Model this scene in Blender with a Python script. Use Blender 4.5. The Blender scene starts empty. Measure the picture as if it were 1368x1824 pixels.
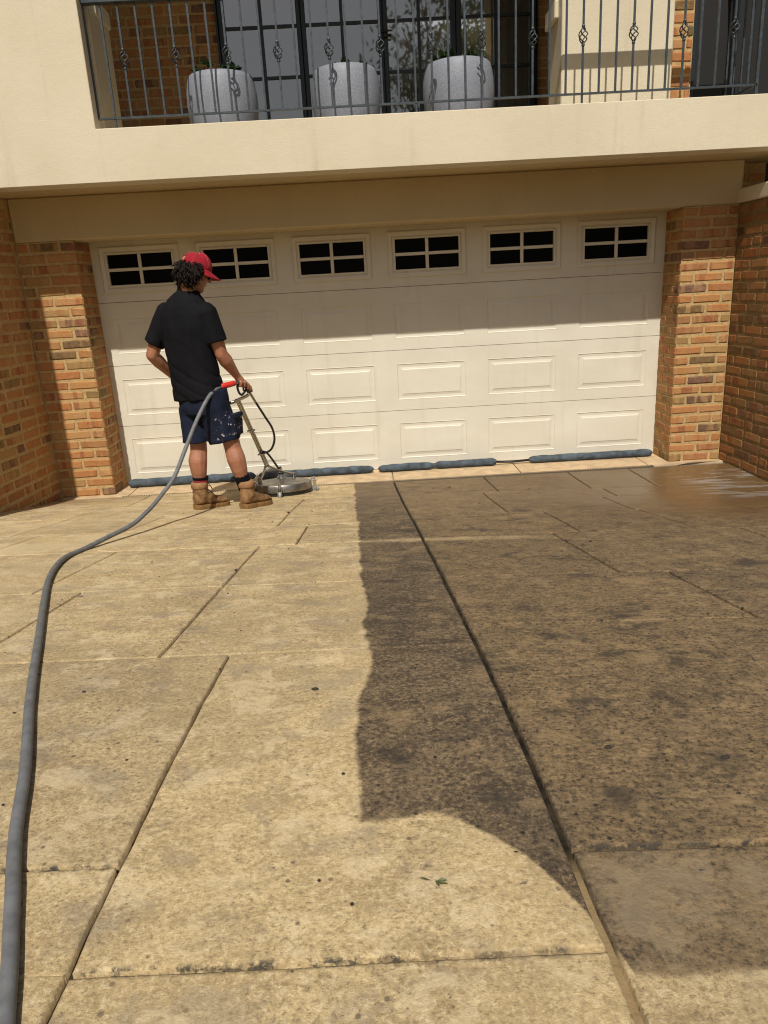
import bpy, bmesh, math, random
from mathutils import Vector, Matrix, noise as mnoise
import numpy as np
random.seed(7)
rad = math.radians
scene = bpy.context.scene
C = scene.collection

# ------------------------------------------------------------------ camera
def cam_axes(yaw, pitch, roll):
    cy, sy = math.cos(yaw), math.sin(yaw)
    f = Vector((-sy, cy, 0)); r = Vector((cy, sy, 0)); u = Vector((0, 0, 1))
    cp, sp = math.cos(pitch), math.sin(pitch)
    f2 = f*cp - u*sp; u2 = u*cp + f*sp
    cr, sr = math.cos(roll), math.sin(roll)
    return r*cr + u2*sr, u2*cr - r*sr, f2
cam_d = bpy.data.cameras.new('camera'); cam = bpy.data.objects.new('camera', cam_d); C.objects.link(cam)
r_, u_, f_ = cam_axes(-1.28e-2, .2959, -.0559)
M = Matrix((r_, u_, -f_)).transposed().to_4x4(); M.translation = (2.239, -6.4813, 1.564)
cam.matrix_world = M
cam_d.sensor_fit = 'VERTICAL'; cam_d.sensor_height = 36.0; cam_d.sensor_width = 27.0
cam_d.lens = 36.0*1290/1824; cam_d.clip_end = 400; cam_d.clip_start = .05
scene.camera = cam

# ------------------------------------------------------------------ sky, sun, exposure
SUN_EL, SUN_AZ = rad(52.9), rad(6.0)      # the sun stands behind the photographer, a little to the left
world = bpy.data.worlds.new('World'); scene.world = world; world.use_nodes = True
wn = world.node_tree; wn.nodes.clear()
sky = wn.nodes.new('ShaderNodeTexSky'); sky.sky_type = 'NISHITA'; sky.sun_disc = False
sky.sun_elevation = SUN_EL; sky.sun_rotation = math.pi + SUN_AZ
sky.air_density = 1.0; sky.dust_density = 3.0; sky.ozone_density = 1.0
bg = wn.nodes.new('ShaderNodeBackground'); bg.inputs['Strength'].default_value = .058
wo = wn.nodes.new('ShaderNodeOutputWorld')
wn.links.new(sky.outputs[0], bg.inputs[0]); wn.links.new(bg.outputs[0], wo.inputs[0])
sun_d = bpy.data.lights.new('sun', 'SUN'); sun_d.energy = 4.3; sun_d.angle = rad(.53); sun_d.color = (1, .955, .875)
sun = bpy.data.objects.new('sun', sun_d); C.objects.link(sun)
sdir = Vector((math.sin(SUN_AZ)*math.cos(SUN_EL), math.cos(SUN_AZ)*math.cos(SUN_EL), -math.sin(SUN_EL)))
sun.rotation_euler = sdir.to_track_quat('-Z', 'Y').to_euler(); sun.location = (0, -6, 12)
vs = scene.view_settings
vs.view_transform = 'Standard'; vs.look = 'None'; vs.exposure = 0.0; vs.gamma = 1.0; vs.use_curve_mapping = False
scene.render.engine = 'CYCLES'
scene.cycles.use_denoising = True; scene.cycles.denoising_input_passes = 'RGB_ALBEDO_NORMAL'; scene.cycles.denoising_prefilter = 'ACCURATE'; scene.cycles.pixel_filter_type = 'BLACKMAN_HARRIS'; scene.cycles.filter_width = 1.15
scene.cycles.sample_clamp_indirect = 3.0; scene.cycles.blur_glossy = 1.0; scene.cycles.caustics_reflective = False; scene.cycles.caustics_refractive = False

# ------------------------------------------------------------------ object helpers
def tag(o, label=None, cat=None, group=None, kind=None):
    if label: o['label'] = label
    if cat: o['category'] = cat
    if group: o['group'] = group
    if kind: o['kind'] = kind
    return o
def link(o, parent=None):
    C.objects.link(o)
    if parent is not None: o.parent = parent
    return o
def empty(name, loc=(0, 0, 0), rz=0):
    o = bpy.data.objects.new(name, None); o.empty_display_size = .1
    o.location = loc; o.rotation_euler = (0, 0, rz); return link(o)

class MB:
    """collects vertices and faces for one mesh"""
    def __init__(s): s.v = []; s.f = []
    def add(s, vs_, fs_):
        o = len(s.v); s.v += [tuple(p) for p in vs_]; s.f += [tuple(i+o for i in f) for f in fs_]
    def box(s, c, size, rot=None, bev=0):
        hx, hy, hz = size[0]/2, size[1]/2, size[2]/2
        if bev <= 0:
            P = [(x, y, z) for x in (-hx, hx) for y in (-hy, hy) for z in (-hz, hz)]
            F = [(0, 1, 3, 2), (4, 6, 7, 5), (0, 4, 5, 1), (2, 3, 7, 6), (0, 2, 6, 4), (1, 5, 7, 3)]
        else:
            bm = bmesh.new(); bmesh.ops.create_cube(bm, size=1)
            for v in bm.verts: v.co = Vector((v.co.x*size[0], v.co.y*size[1], v.co.z*size[2]))
            bmesh.ops.bevel(bm, geom=list(bm.edges), offset=bev, segments=1, affect='EDGES', profile=.5)
            bm.verts.index_update(); P = [v.co[:] for v in bm.verts]; F = [[v.index for v in f.verts] for f in bm.faces]; bm.free()
        P = [Vector(p) for p in P]
        if rot is not None: P = [rot @ p for p in P]
        c = Vector(c); s.add([p+c for p in P], F)
    def b2(s, x0, x1, y0, y1, z0, z1, bev=0):
        s.box(((x0+x1)/2, (y0+y1)/2, (z0+z1)/2), (x1-x0, y1-y0, z1-z0), None, bev)
    def tube(s, pts, r, n=8, caps=True, flat=None):
        pts = [Vector(p) for p in pts]; m = len(pts)
        rs = r if isinstance(r, (list, tuple)) else [r]*m
        prev = None; vs_ = []; fs_ = []
        for i, p in enumerate(pts):
            t = (pts[min(i+1, m-1)]-pts[max(i-1, 0)]).normalized()
            if prev is None:
                a = Vector((0, 0, 1)) if abs(t.z) < .9 else Vector((1, 0, 0))
                prev = (a - t*a.dot(t)).normalized()
            else:
                prev = (prev - t*prev.dot(t)).normalized()
            b = t.cross(prev)
            for k in range(n):
                an = 2*math.pi*k/n
                vs_.append(p + (prev*math.cos(an)+b*math.sin(an))*rs[i])
        for i in range(m-1):
            for k in range(n):
                k2 = (k+1) % n
                fs_.append((i*n+k, i*n+k2, (i+1)*n+k2, (i+1)*n+k))
        if caps:
            fs_.append(tuple(range(n-1, -1, -1))); fs_.append(tuple((m-1)*n+k for k in range(n)))
        s.add(vs_, fs_)
    def loft(s, rings, caps=True):
        n = len(rings[0]); vs_ = [p for r in rings for p in r]; fs_ = []
        for i in range(len(rings)-1):
            for k in range(n):
                k2 = (k+1) % n; fs_.append((i*n+k, i*n+k2, (i+1)*n+k2, (i+1)*n+k))
        if caps:
            fs_.append(tuple(range(n-1, -1, -1))); fs_.append(tuple((len(rings)-1)*n+k for k in range(n)))
        s.add(vs_, fs_)
    def sphere(s, c, r, nu=12, nv=8, axes=None):
        r = (r, r, r) if not isinstance(r, (tuple, list)) else r
        X, Y, Z = axes if axes else (Vector((1, 0, 0)), Vector((0, 1, 0)), Vector((0, 0, 1)))
        c = Vector(c); vs_ = [c - Z*r[2]]; fs_ = []
        for j in range(1, nv):
            th = math.pi*j/nv - math.pi/2
            for k in range(nu):
                a = 2*math.pi*k/nu
                vs_.append(c + X*(r[0]*math.cos(th)*math.cos(a)) + Y*(r[1]*math.cos(th)*math.sin(a)) + Z*(r[2]*math.sin(th)))
        vs_.append(c + Z*r[2]); t = len(vs_)-1
        for k in range(nu):
            k2 = (k+1) % nu
            fs_.append((0, 1+k2, 1+k)); fs_.append((t, t-nu+k, t-nu+k2))
            for j in range(nv-2): fs_.append((1+j*nu+k, 1+j*nu+k2, 1+(j+1)*nu+k2, 1+(j+1)*nu+k))
        s.add(vs_, fs_)
    def capsules(s, chain, n=12):
        """chain of (point, radius): tapered tubes with balls at the nodes"""
        for i, (p, r) in enumerate(chain):
            s.sphere(p, r, n, 8)
            if i: s.tube([chain[i-1][0], p], [chain[i-1][1], r], n)
    def lathe(s, prof, n=24, c=(0, 0, 0), axis='z', cap=False):
        c = Vector(c); rings = []
        for rr, h in prof:
            ring = []
            for k in range(n):
                a = 2*math.pi*k/n
                if axis == 'z': ring.append(c+Vector((rr*math.cos(a), rr*math.sin(a), h)))
                elif axis == 'y': ring.append(c+Vector((rr*math.cos(a), h, rr*math.sin(a))))
                else: ring.append(c+Vector((h, rr*math.cos(a), rr*math.sin(a))))
            rings.append(ring)
        s.loft(rings, cap)
    def mesh(s, name):
        me = bpy.data.meshes.new(name); me.from_pydata(s.v, [], s.f); me.update()
        bm = bmesh.new(); bm.from_mesh(me); bmesh.ops.recalc_face_normals(bm, faces=bm.faces); bm.to_mesh(me); bm.free()
        return me
    def build(s, name, mat, parent=None, loc=None, smooth=False):
        return obj(name, s.mesh(name), mat, parent, loc, smooth)
def obj(name, me, mat, parent=None, loc=None, smooth=False, rz=0):
    o = bpy.data.objects.new(name, me)
    if mat is not None and not me.materials: me.materials.append(mat)
    if loc is not None: o.location = loc
    if rz: o.rotation_euler = (0, 0, rz)
    if smooth:
        me.polygons.foreach_set('use_smooth', [True]*len(me.polygons)); me.update()
    return link(o, parent)
def soft(o, ang=40):
    """smooth shading with creases kept at sharp edges"""
    me = o.data; me.polygons.foreach_set('use_smooth', [True]*len(me.polygons)); me.set_sharp_from_angle(angle=rad(ang)); return o
def remesh(name, mb, mat, voxel, smooth=3, parent=None, disp=None, loc=None):
    """one continuous skin round the shapes in mb"""
    tmp = bpy.data.objects.new('tmp', mb.mesh('tmp')); C.objects.link(tmp)
    m = tmp.modifiers.new('r', 'REMESH'); m.mode = 'VOXEL'; m.voxel_size = voxel
    if smooth:
        k = tmp.modifiers.new('s', 'SMOOTH'); k.factor = .5; k.iterations = smooth
    dg = bpy.context.evaluated_depsgraph_get(); dg.update()
    me = bpy.data.meshes.new_from_object(tmp.evaluated_get(dg)); me.name = name
    bpy.data.objects.remove(tmp)
    if disp:
        ns = [v.normal.copy() for v in me.vertices]
        for v, nn in zip(me.vertices, ns): v.co = disp(v.co, nn)
        me.update()
    return obj(name, me, mat, parent, loc, True)
def inv(parent, p):
    return p

# ------------------------------------------------------------------ material helpers
class G:
    def __init__(s, name):
        s.m = bpy.data.materials.new(name); s.m.use_nodes = True; s.t = s.m.node_tree
        s.b = s.t.nodes['Principled BSDF']; s.out = s.t.nodes['Material Output']
    def n(s, typ, **kw):
        nd = s.t.nodes.new(typ)
        for k, v in kw.items():
            if k in nd.inputs: s.set(nd.inputs[k], v)
            else: setattr(nd, k, v)
        return nd
    def set(s, sock, v):
        if hasattr(v, 'links') or hasattr(v, 'is_output'): s.t.links.new(v, sock)
        else:
            if isinstance(v, (tuple, list)) and len(v) == 3 and sock.type == 'RGBA': v = (*v, 1)
            sock.default_value = v
    def math(s, op, a, b=0.0, c=0.0, clamp=False):
        nd = s.t.nodes.new('ShaderNodeMath'); nd.operation = op; nd.use_clamp = clamp
        s.set(nd.inputs[0], a); s.set(nd.inputs[1], b); s.set(nd.inputs[2], c); return nd.outputs[0]
    def ss(s, x, a, b, lo=0.0, hi=1.0):
        nd = s.t.nodes.new('ShaderNodeMapRange'); nd.interpolation_type = 'SMOOTHSTEP'
        s.set(nd.inputs[0], x); s.set(nd.inputs[1], a); s.set(nd.inputs[2], b); s.set(nd.inputs[3], lo); s.set(nd.inputs[4], hi); return nd.outputs[0]
    def mix(s, f, a, b, mode='MIX'):
        nd = s.t.nodes.new('ShaderNodeMix'); nd.data_type = 'RGBA'; nd.blend_type = mode
        s.set(nd.inputs[0], f); s.set(nd.inputs[6], a); s.set(nd.inputs[7], b); return nd.outputs[2]
    def noise(s, vec, scale, detail=4, rough=.55, dist=0.0):
        nd = s.t.nodes.new('ShaderNodeTexNoise'); s.set(nd.inputs['Vector'], vec); nd.inputs['Scale'].default_value = scale
        nd.inputs['Detail'].default_value = detail; nd.inputs['Roughness'].default_value = rough; nd.inputs['Distortion'].default_value = dist
        return nd.outputs[0]
    def mapv(s, vec, scale=(1, 1, 1), loc=(0, 0, 0)):
        nd = s.t.nodes.new('ShaderNodeMapping'); s.set(nd.inputs[0], vec); nd.inputs[1].default_value = loc; nd.inputs[3].default_value = scale; return nd.outputs[0]
    def pos(s): return s.n('ShaderNodeNewGeometry').outputs['Position']
    def objc(s): return s.n('ShaderNodeTexCoord').outputs['Object']
    def bump(s, h, strength=.3, dist=.01, nrm=None):
        nd = s.t.nodes.new('ShaderNodeBump'); nd.inputs['Strength'].default_value = strength; nd.inputs['Distance'].default_value = dist
        s.set(nd.inputs['Height'], h)
        if nrm is not None: s.set(nd.inputs['Normal'], nrm)
        s.t.links.new(nd.outputs[0], s.b.inputs['Normal']); return nd.outputs[0]
    def base(s, col=None, rough=None, metal=None, spec=None):
        if col is not None: s.set(s.b.inputs['Base Color'], col)
        if rough is not None: s.set(s.b.inputs['Roughness'], rough)
        if metal is not None: s.set(s.b.inputs['Metallic'], metal)
        if spec is not None: s.set(s.b.inputs['Specular IOR Level'], spec)
        return s
def simple(name, col, rough=.6, metal=0, bscale=0, bstr=.2, bdist=.003, var=.0, vscale=6, spec=None):
    g = G(name); c = col
    if var:
        f = g.noise(g.pos(), vscale, 5, .6)
        c = g.mix(g.ss(f, .3, .7), tuple(x*(1-var) for x in col), tuple(min(1, x*(1+var)) for x in col))
    g.base(c, rough, metal, spec)
    if bscale: g.bump(g.noise(g.pos(), bscale, 5, .6), bstr, bdist)
    return g.m

# ---- concrete of the driveway: clean tan on the left, grime on the right of the cleaned strip
def mat_concrete():
    g = G('stamped_concrete'); p = g.pos()
    sx = g.n('ShaderNodeSeparateXYZ', Vector=p); X, Y = sx.outputs[0], sx.outputs[1]
    s = g.math('ADD', X, g.math('MULTIPLY_ADD', Y, .03, .0135))
    str_ = g.mapv(p, (1, 2.6, 1))
    n_big = g.noise(p, 1.1, 3, .5); n_mid = g.noise(str_, 4.5, 6, .62); n_fine = g.noise(str_, 26, 7, .7); n_grain = g.noise(p, 160, 4, .6)
    # relief
    ridge = g.noise(g.mapv(p, (1, 1.15, 1)), 15, 9, .72, .1)
    n_pit = g.noise(g.mapv(p, (1, 1.05, 1), (5, 2, 0)), 80, 6, .76); n_pit2 = g.noise(g.mapv(p, (1, 1.1, 1), (1, 7, 0)), 130, 4, .7)
    n_cloud = g.noise(p, 2.6, 5, .6, .5); n_blot = g.noise(g.mapv(p, (1, 1.15, 1), (9, 4, 0)), 6.0, 7, .70, .35)
    n_pale = g.noise(g.mapv(p, (1, 1.1, 1), (2, 8, 0)), 8.5, 6, .68, .3)
    vd = g.n('ShaderNodeTexVoronoi', Vector=p); vd.inputs['Scale'].default_value = 42
    dot2 = g.math('MULTIPLY', g.ss(vd.outputs['Distance'], .26, .14), g.ss(g.n('ShaderNodeSeparateColor', Color=vd.outputs['Color']).outputs[1], .86, .90))
    hgt = g.math('ADD', g.math('MULTIPLY', ridge, .45), g.math('ADD', g.math('MULTIPLY', n_pit, .50), g.math('MULTIPLY', n_pit2, .30)))
    pit = g.ss(n_pit, .475, .405); pit_b = g.ss(n_pit, .52, .60); pit2 = g.ss(n_pit2, .46, .38); edge_ = g.ss(ridge, .46, .39)
    hole = g.ss(n_pit, .365, .345)
    oi = g.n('ShaderNodeObjectInfo').outputs['Random']
    # clean colour
    cl = g.mix(g.ss(n_mid, .36, .64), (.400, .288, .140), (.53, .395, .198))
    cl = g.mix(g.math('MULTIPLY', g.ss(n_fine, .50, .70), .5), cl, (.68, .515, .262))
    cl = g.mix(g.math('MULTIPLY', pit_b, .48), cl, (.76, .62, .385))
    cl = g.mix(g.math('MULTIPLY', g.ss(n_cloud, .48, .64), .40), cl, (.30, .225, .118))
    cl = g.mix(g.math('MULTIPLY', g.ss(n_blot, .52, .61), .60), cl, (.295, .238, .160))
    cl = g.mix(g.math('MULTIPLY', pit, .60), cl, (.235, .170, .090)); cl = g.mix(g.math('MULTIPLY', pit2, .60), cl, (.17, .122, .062))
    cl = g.mix(g.math('MULTIPLY', g.ss(n_pale, .53, .62), .45), cl, (.70, .56, .345)); cl = g.mix(g.math('MULTIPLY', dot2, .8), cl, (.085, .066, .045))
    cl = g.mix(g.math('MULTIPLY', edge_, .30), cl, (.23, .17, .095)); cl = g.mix(g.math('MULTIPLY', hole, .8), cl, (.06, .045, .028))
    # bleached dry patches to the left
    dryf = g.math('MULTIPLY', g.ss(X, 1.7, .5), g.ss(g.noise(str_, 2.2, 4, .6), .42, .66))
    cl = g.mix(g.math('MULTIPLY', dryf, .45), cl, (.64, .525, .335))
    # cleaner swath lines left by earlier passes
    wv = g.ss(g.noise(g.mapv(p, (2.4, .12, 1)), 1.6, 2, .5), .40, .62)
    cl = g.mix(g.math('MULTIPLY', wv, .2), cl, (.61, .46, .235))
    # dirty colour
    di = g.mix(g.ss(n_mid, .34, .66), (.092, .063, .034), (.185, .131, .072))
    di = g.mix(g.math('MULTIPLY', pit_b, .66), di, (.36, .262, .145))
    di = g.mix(g.math('MULTIPLY', g.ss(n_fine, .52, .70), .5), di, (.30, .215, .115))
    rightward = g.ss(s, 2.40, 2.46)
    di = g.mix(g.math('MULTIPLY', rightward, .58), di, g.mix(g.ss(n_fine, .34, .66), (.170, .114, .053), (.375, .255, .118)))
    di = g.mix(g.math('MULTIPLY', g.ss(n_cloud, .50, .66), g.math('SUBTRACT', .42, g.math('MULTIPLY', rightward, .20))), di, (.072, .053, .033))
    di = g.mix(g.math('MULTIPLY', g.ss(n_blot, .50, .68), .80), di, (.040, .031, .022))
    di = g.mix(g.math('MULTIPLY', pit, .82), di, (.040, .029, .017)); di = g.mix(g.math('MULTIPLY', pit2, .62), di, (.036, .026, .016))
    di = g.mix(g.math('MULTIPLY', edge_, .45), di, (.042, .031, .02)); di = g.mix(g.math('MULTIPLY', hole, .9), di, (.012, .010, .008))
    di = g.mix(g.math('MULTIPLY', g.ss(n_pale, .54, .62), .38), di, (.36, .25, .125)); di = g.mix(g.math('MULTIPLY', dot2, .9), di, (.012, .010, .008)); di = g.mix(1.0, di, (.90, .88, .86), 'MULTIPLY')
    # the front slab right of the joint has been rinsed patchily
    di = g.mix(g.math('MULTIPLY', g.math('MULTIPLY', g.ss(Y, -5.36, -5.42), rightward), g.ss(n_blot, .42, .58, .1, .55)), di, (.36, .27, .155))
    # mask with a slightly scalloped edge
    wob = g.noise(g.mapv(p, (0.0, 1, 0)), 3.2, 3, .6); wob2 = g.noise(g.mapv(p, (.3, 1, .3)), 11, 2, .5)
    off = g.math('ADD', g.math('MULTIPLY', g.math('SUBTRACT', wob, .5), .085), g.math('MULTIPLY', g.math('SUBTRACT', wob2, .5), .035))
    nearb = g.ss(Y, -4.5, -5.05, 0, .05)
    fuzz = g.math('MULTIPLY', g.math('SUBTRACT', n_fine, .5), .02)
    d1 = g.math('ADD', g.math('ADD', g.math('SUBTRACT', s, 2.072), off), g.math('ADD', nearb, fuzz))
    m1 = g.ss(d1, -.008, .010)
    fc = g.n('ShaderNodeFloatCurve'); cv = fc.mapping.curves[0]
    pts = [(0, .62), (.2, .62), (.28, .635), (.36, .58), (.43, .50), (.485, .40), (.515, .33), (.535, .252), (.60, .247), (.8, .254), (1, .25)]
    cv.points[0].location = pts[0]; cv.points[1].location = pts[-1]
    for q in pts[1:-1]: cv.points.new(*q)
    for q in cv.points:
        if q.location[0] > .5: q.handle_type = 'VECTOR'
    fc.mapping.update()
    g.set(fc.inputs['Value'], g.math('MULTIPLY', g.math('SUBTRACT', s, 1.9), 1.0, clamp=True))
    ye = g.math('MULTIPLY_ADD', fc.outputs[0], 1.0, -5.90)
    d2 = g.math('ADD', g.math('SUBTRACT', Y, ye), g.math('MULTIPLY', g.math('SUBTRACT', wob2, .5), .015))
    m2 = g.ss(g.math('ADD', d2, fuzz), -.008, .012)
    topc = g.ss(g.math('ADD', Y, g.math('MULTIPLY', off, .5)), -.62, -.60, 1, 1)
    mask = g.math('MULTIPLY', g.math('MULTIPLY', m1, m2), topc)
    # a band rinsed along one cross joint
    band = g.math('MULTIPLY', g.math('MULTIPLY', g.ss(Y, -2.93, -2.87), g.ss(Y, -2.80, -2.84)), g.ss(X, 3.3, 2.9))
    mask = g.math('MULTIPLY', mask, g.math('SUBTRACT', 1.0, g.math('MULTIPLY', band, .5)))
    # far end of the dirty side is a bit worn
    faded = g.math('MULTIPLY', g.ss(Y, -2.7, -.9), .38)
    di = g.mix(faded, di, g.mix(n_mid, (.15, .105, .058), (.28, .198, .108)))
    col = g.mix(mask, cl, di)
    tone = g.math('MULTIPLY_ADD', oi, .15, .89); tc = g.n('ShaderNodeCombineColor', Red=tone, Green=tone, Blue=g.math('MULTIPLY_ADD', oi, .13, .91)).outputs[0]
    col = g.mix(1.0, col, tc, 'MULTIPLY')
    # lichen specks
    vo = g.n('ShaderNodeTexNoise', Vector=g.mapv(p, (1, 1.7, 1), (3, 1, 0))); vo.inputs['Scale'].default_value = 17; vo.inputs['Detail'].default_value = 5; vo.inputs['Roughness'].default_value = .7
    dens = g.noise(p, 1.6, 2, .5)
    spk = g.ss(vo.outputs[0], g.math('SUBTRACT', .80, g.math('MULTIPLY', dens, .24)), g.math('SUBTRACT', .84, g.math('MULTIPLY', dens, .22)))
    col = g.mix(g.math('MULTIPLY', spk, .8), col, (.035, .032, .032))
    v2 = g.n('ShaderNodeTexVoronoi', Vector=p); v2.inputs['Scale'].default_value = 9; v2.inputs['Randomness'].default_value = 1
    dots = g.math('MULTIPLY', g.ss(v2.outputs['Distance'], .055, .035), g.ss(g.n('ShaderNodeSeparateColor', Color=v2.outputs['Color']).outputs[0], .80, .84))
    col = g.mix(g.math('MULTIPLY', dots, .9), col, (.03, .024, .018))
    # black growth along the front cross joints
    def jl(y0, a_, b_): return g.math('MULTIPLY', g.ss(g.math('ABSOLUTE', g.math('SUBTRACT', g.math('ADD', Y, g.math('MULTIPLY', g.math('SUBTRACT', n_blot, .5), .03)), y0)), .014, .003), g.math('MULTIPLY', g.ss(s, a_, a_+.02), g.ss(s, b_, b_-.02)))
    gro = g.math('MAXIMUM', jl(-5.601, 1.57, 2.36), g.math('MAXIMUM', jl(-5.383, 2.43, 4.0), jl(-5.371, .6, 1.57)))
    gro = g.math('MULTIPLY', gro, g.ss(g.noise(g.mapv(p, (1, .5, 1)), 23, 6, .75), .47, .56))
    col = g.mix(g.math('MULTIPLY', g.math('MULTIPLY', gro, g.ss(n_pit, .38, .5)), .9), col, (.020, .021, .022))
    # wet corner by the right wall and the foot of the left pier
    wet = g.math('MULTIPLY', g.ss(g.math('ADD', X, g.math('MULTIPLY', g.math('SUBTRACT', n_big, .5), 1.6)), 2.9, 4.5), g.ss(g.math('ADD', Y, g.math('MULTIPLY', g.math('SUBTRACT', n_mid, .5), .5)), -3.3, -1.6))
    wetl = g.math('MULTIPLY', g.ss(X, .9, -.1), g.ss(Y, -1.0, -.55))
    wet = g.math('MAXIMUM', wet, g.math('MULTIPLY', wetl, .55))
    col = g.mix(g.math('MULTIPLY', wet, .75), col, g.mix(.5, col, (.16, .085, .03), 'MULTIPLY'))
    col = g.mix(g.math('MULTIPLY', wet, .5), col, (.15, .088, .038))
    sudn = g.noise(g.mapv(p, (1.3, 8.5, 1), (0, 2, 0)), 1.5, 5, .62, .3)
    sud = g.math('MULTIPLY', g.math('MULTIPLY', g.ss(X, 4.55, 4.85), g.math('MULTIPLY', g.ss(Y, -1.75, -1.55), g.ss(Y, -.62, -.80))), g.ss(sudn, .50, .56))
    col = g.mix(g.math('MULTIPLY', sud, .8), col, (.27, .245, .215))
    rough = g.math('SUBTRACT', .88, g.math('MULTIPLY', wet, .62))
    g.base(col, rough, 0, .45)
    nb = g.t.nodes.new('ShaderNodeBump'); nb.inputs['Distance'].default_value = .010; g.set(nb.inputs['Strength'], g.math('SUBTRACT', .72, g.math('MULTIPLY', wet, .52))); g.set(nb.inputs['Height'], hgt); g.t.links.new(nb.outputs[0], g.b.inputs['Normal'])
    return g.m

def mat_brick(name='clay_brick', dark=1.0, rough=.86):
    g = G(name); oc = g.objc(); oi = g.n('ShaderNodeObjectInfo'); rnd = oi.outputs['Random']
    off = g.n('ShaderNodeCombineXYZ', X=g.math('MULTIPLY', rnd, 37.0), Y=g.math('MULTIPLY', rnd, 91.0), Z=g.math('MULTIPLY', rnd, 53.0))
    v = g.n('ShaderNodeVectorMath', operation='ADD'); g.set(v.inputs[0], oc); g.set(v.inputs[1], off.outputs[0]); v = v.outputs[0]
    cr = g.n('ShaderNodeValToRGB'); cr.color_ramp.interpolation = 'LINEAR'
    stops = [(0, (.36, .148, .054)), (.16, (.42, .195, .074)), (.30, (.27, .118, .050)), (.44, (.42, .232, .092)), (.58, (.375, .158, .058)), (.70, (.37, .228, .090)), (.80, (.22, .150, .058)), (.86, (.13, .092, .036)), (.93, (.13, .072, .055)), (.97, (.17, .095, .070)), (1, (.35, .16, .07))]
    e = cr.color_ramp.elements; e[0].position = 0; e[0].color = (*stops[0][1], 1); e[1].position = 1; e[1].color = (*stops[-1][1], 1)
    for p_, c_ in stops[1:-1]:
        q = e.new(p_); q.color = (*c_, 1)
    g.set(cr.inputs[0], rnd)
    # firing bands across each brick
    band = g.noise(g.mapv(v, (1, 1, .12)), 15, 1.5, .5); soft_ = g.noise(v, 30, 5, .65)
    b1 = g.ss(band, .50, .54); r2 = g.math('FRACT', g.math('MULTIPLY', rnd, 17.3))
    col = g.mix(g.math('MULTIPLY', b1, g.math('MULTIPLY', r2, .8)), cr.outputs[0], (.40, .245, .115))
    b2 = g.ss(band, .44, .40); r3 = g.math('FRACT', g.math('MULTIPLY', rnd, 29.7))
    col = g.mix(g.math('MULTIPLY', b2, g.math('MULTIPLY', g.ss(r3, .3, .9), .8)), col, (.25, .085, .042))
    col = g.mix(g.math('MULTIPLY', g.ss(soft_, .35, .75), .35), col, (.44, .27, .135))
    dk = g.noise(v, 95, 3, .6)
    col = g.mix(g.math('MULTIPLY', g.ss(dk, .64, .72), .75), col, (.055, .035, .03))
    col = g.mix(1.0, col, (1.06, 1.0, .90), 'MULTIPLY')
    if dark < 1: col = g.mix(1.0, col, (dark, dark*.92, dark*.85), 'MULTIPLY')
    g.base(col, rough, 0, .3)
    h = g.math('ADD', g.math('MULTIPLY', g.noise(g.mapv(v, (1, 1, 3.0)), 38, 6, .65), .9), g.math('MULTIPLY', g.noise(v, 140, 3, .6), .4))
    g.bump(h, .6, .006)
    return g.m

def mat_mortar(name='mortar', k=1.0):
    g = G(name); p = g.pos(); n1 = g.noise(p, 40, 6, .65); n2 = g.noise(p, 4, 3, .5)
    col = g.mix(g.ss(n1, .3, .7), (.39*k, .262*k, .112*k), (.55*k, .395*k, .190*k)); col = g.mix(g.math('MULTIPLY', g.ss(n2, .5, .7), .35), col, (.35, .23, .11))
    g.base(col, .95, 0, .2); g.bump(g.math('ADD', n1, g.math('MULTIPLY', g.noise(p, 220, 3, .6), .5)), .8, .006); return g.m

def mat_render(name, a, b, stain=.25):
    g = G(name); p = g.pos()
    n1 = g.noise(p, 1.2, 4, .55); col = g.mix(g.ss(n1, .3, .7), a, b)
    st = g.noise(g.mapv(p, (9, 9, .7)), 1.0, 4, .6); col = g.mix(g.math('MULTIPLY', g.ss(st, .55, .80), stain), col, tuple(x*.62 for x in a))
    n2 = g.noise(p, 34, 4, .6); col = g.mix(g.math('MULTIPLY', g.ss(n2, .55, .8), .12), col, tuple(x*.8 for x in a))
    g.base(col, .92, 0, .25)
    g.bump(g.math('ADD', g.noise(p, 120, 4, .6), g.math('MULTIPLY', g.noise(p, 18, 3, .5), .8)), .55, .004); return g.m

def mat_door():
    g = G('garage_door_paint'); p = g.pos(); sx = g.n('ShaderNodeSeparateXYZ', Vector=p)
    n1 = g.noise(g.mapv(p, (1.2, 1, 2.4)), 1.3, 4, .55); col = g.mix(g.ss(n1, .3, .72), (.65, .60, .482), (.71, .665, .545))
    spot = g.noise(p, 55, 3, .6); low = g.ss(sx.outputs[2], .30, .02)
    col = g.mix(g.math('MULTIPLY', g.math('MULTIPLY', g.ss(spot, .66, .72), low), .7), col, (.20, .13, .06))
    streak = g.noise(g.mapv(p, (7, 1, .6)), 1.4, 4, .6); col = g.mix(g.math('MULTIPLY', g.ss(streak, .52, .75), .22), col, (.47, .40, .28))
    g.base(col, .48, 0, .4)
    g.bump(g.noise(g.mapv(p, (4, 1, 60)), 3.0, 5, .6), .35, .0025); return g.m

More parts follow.
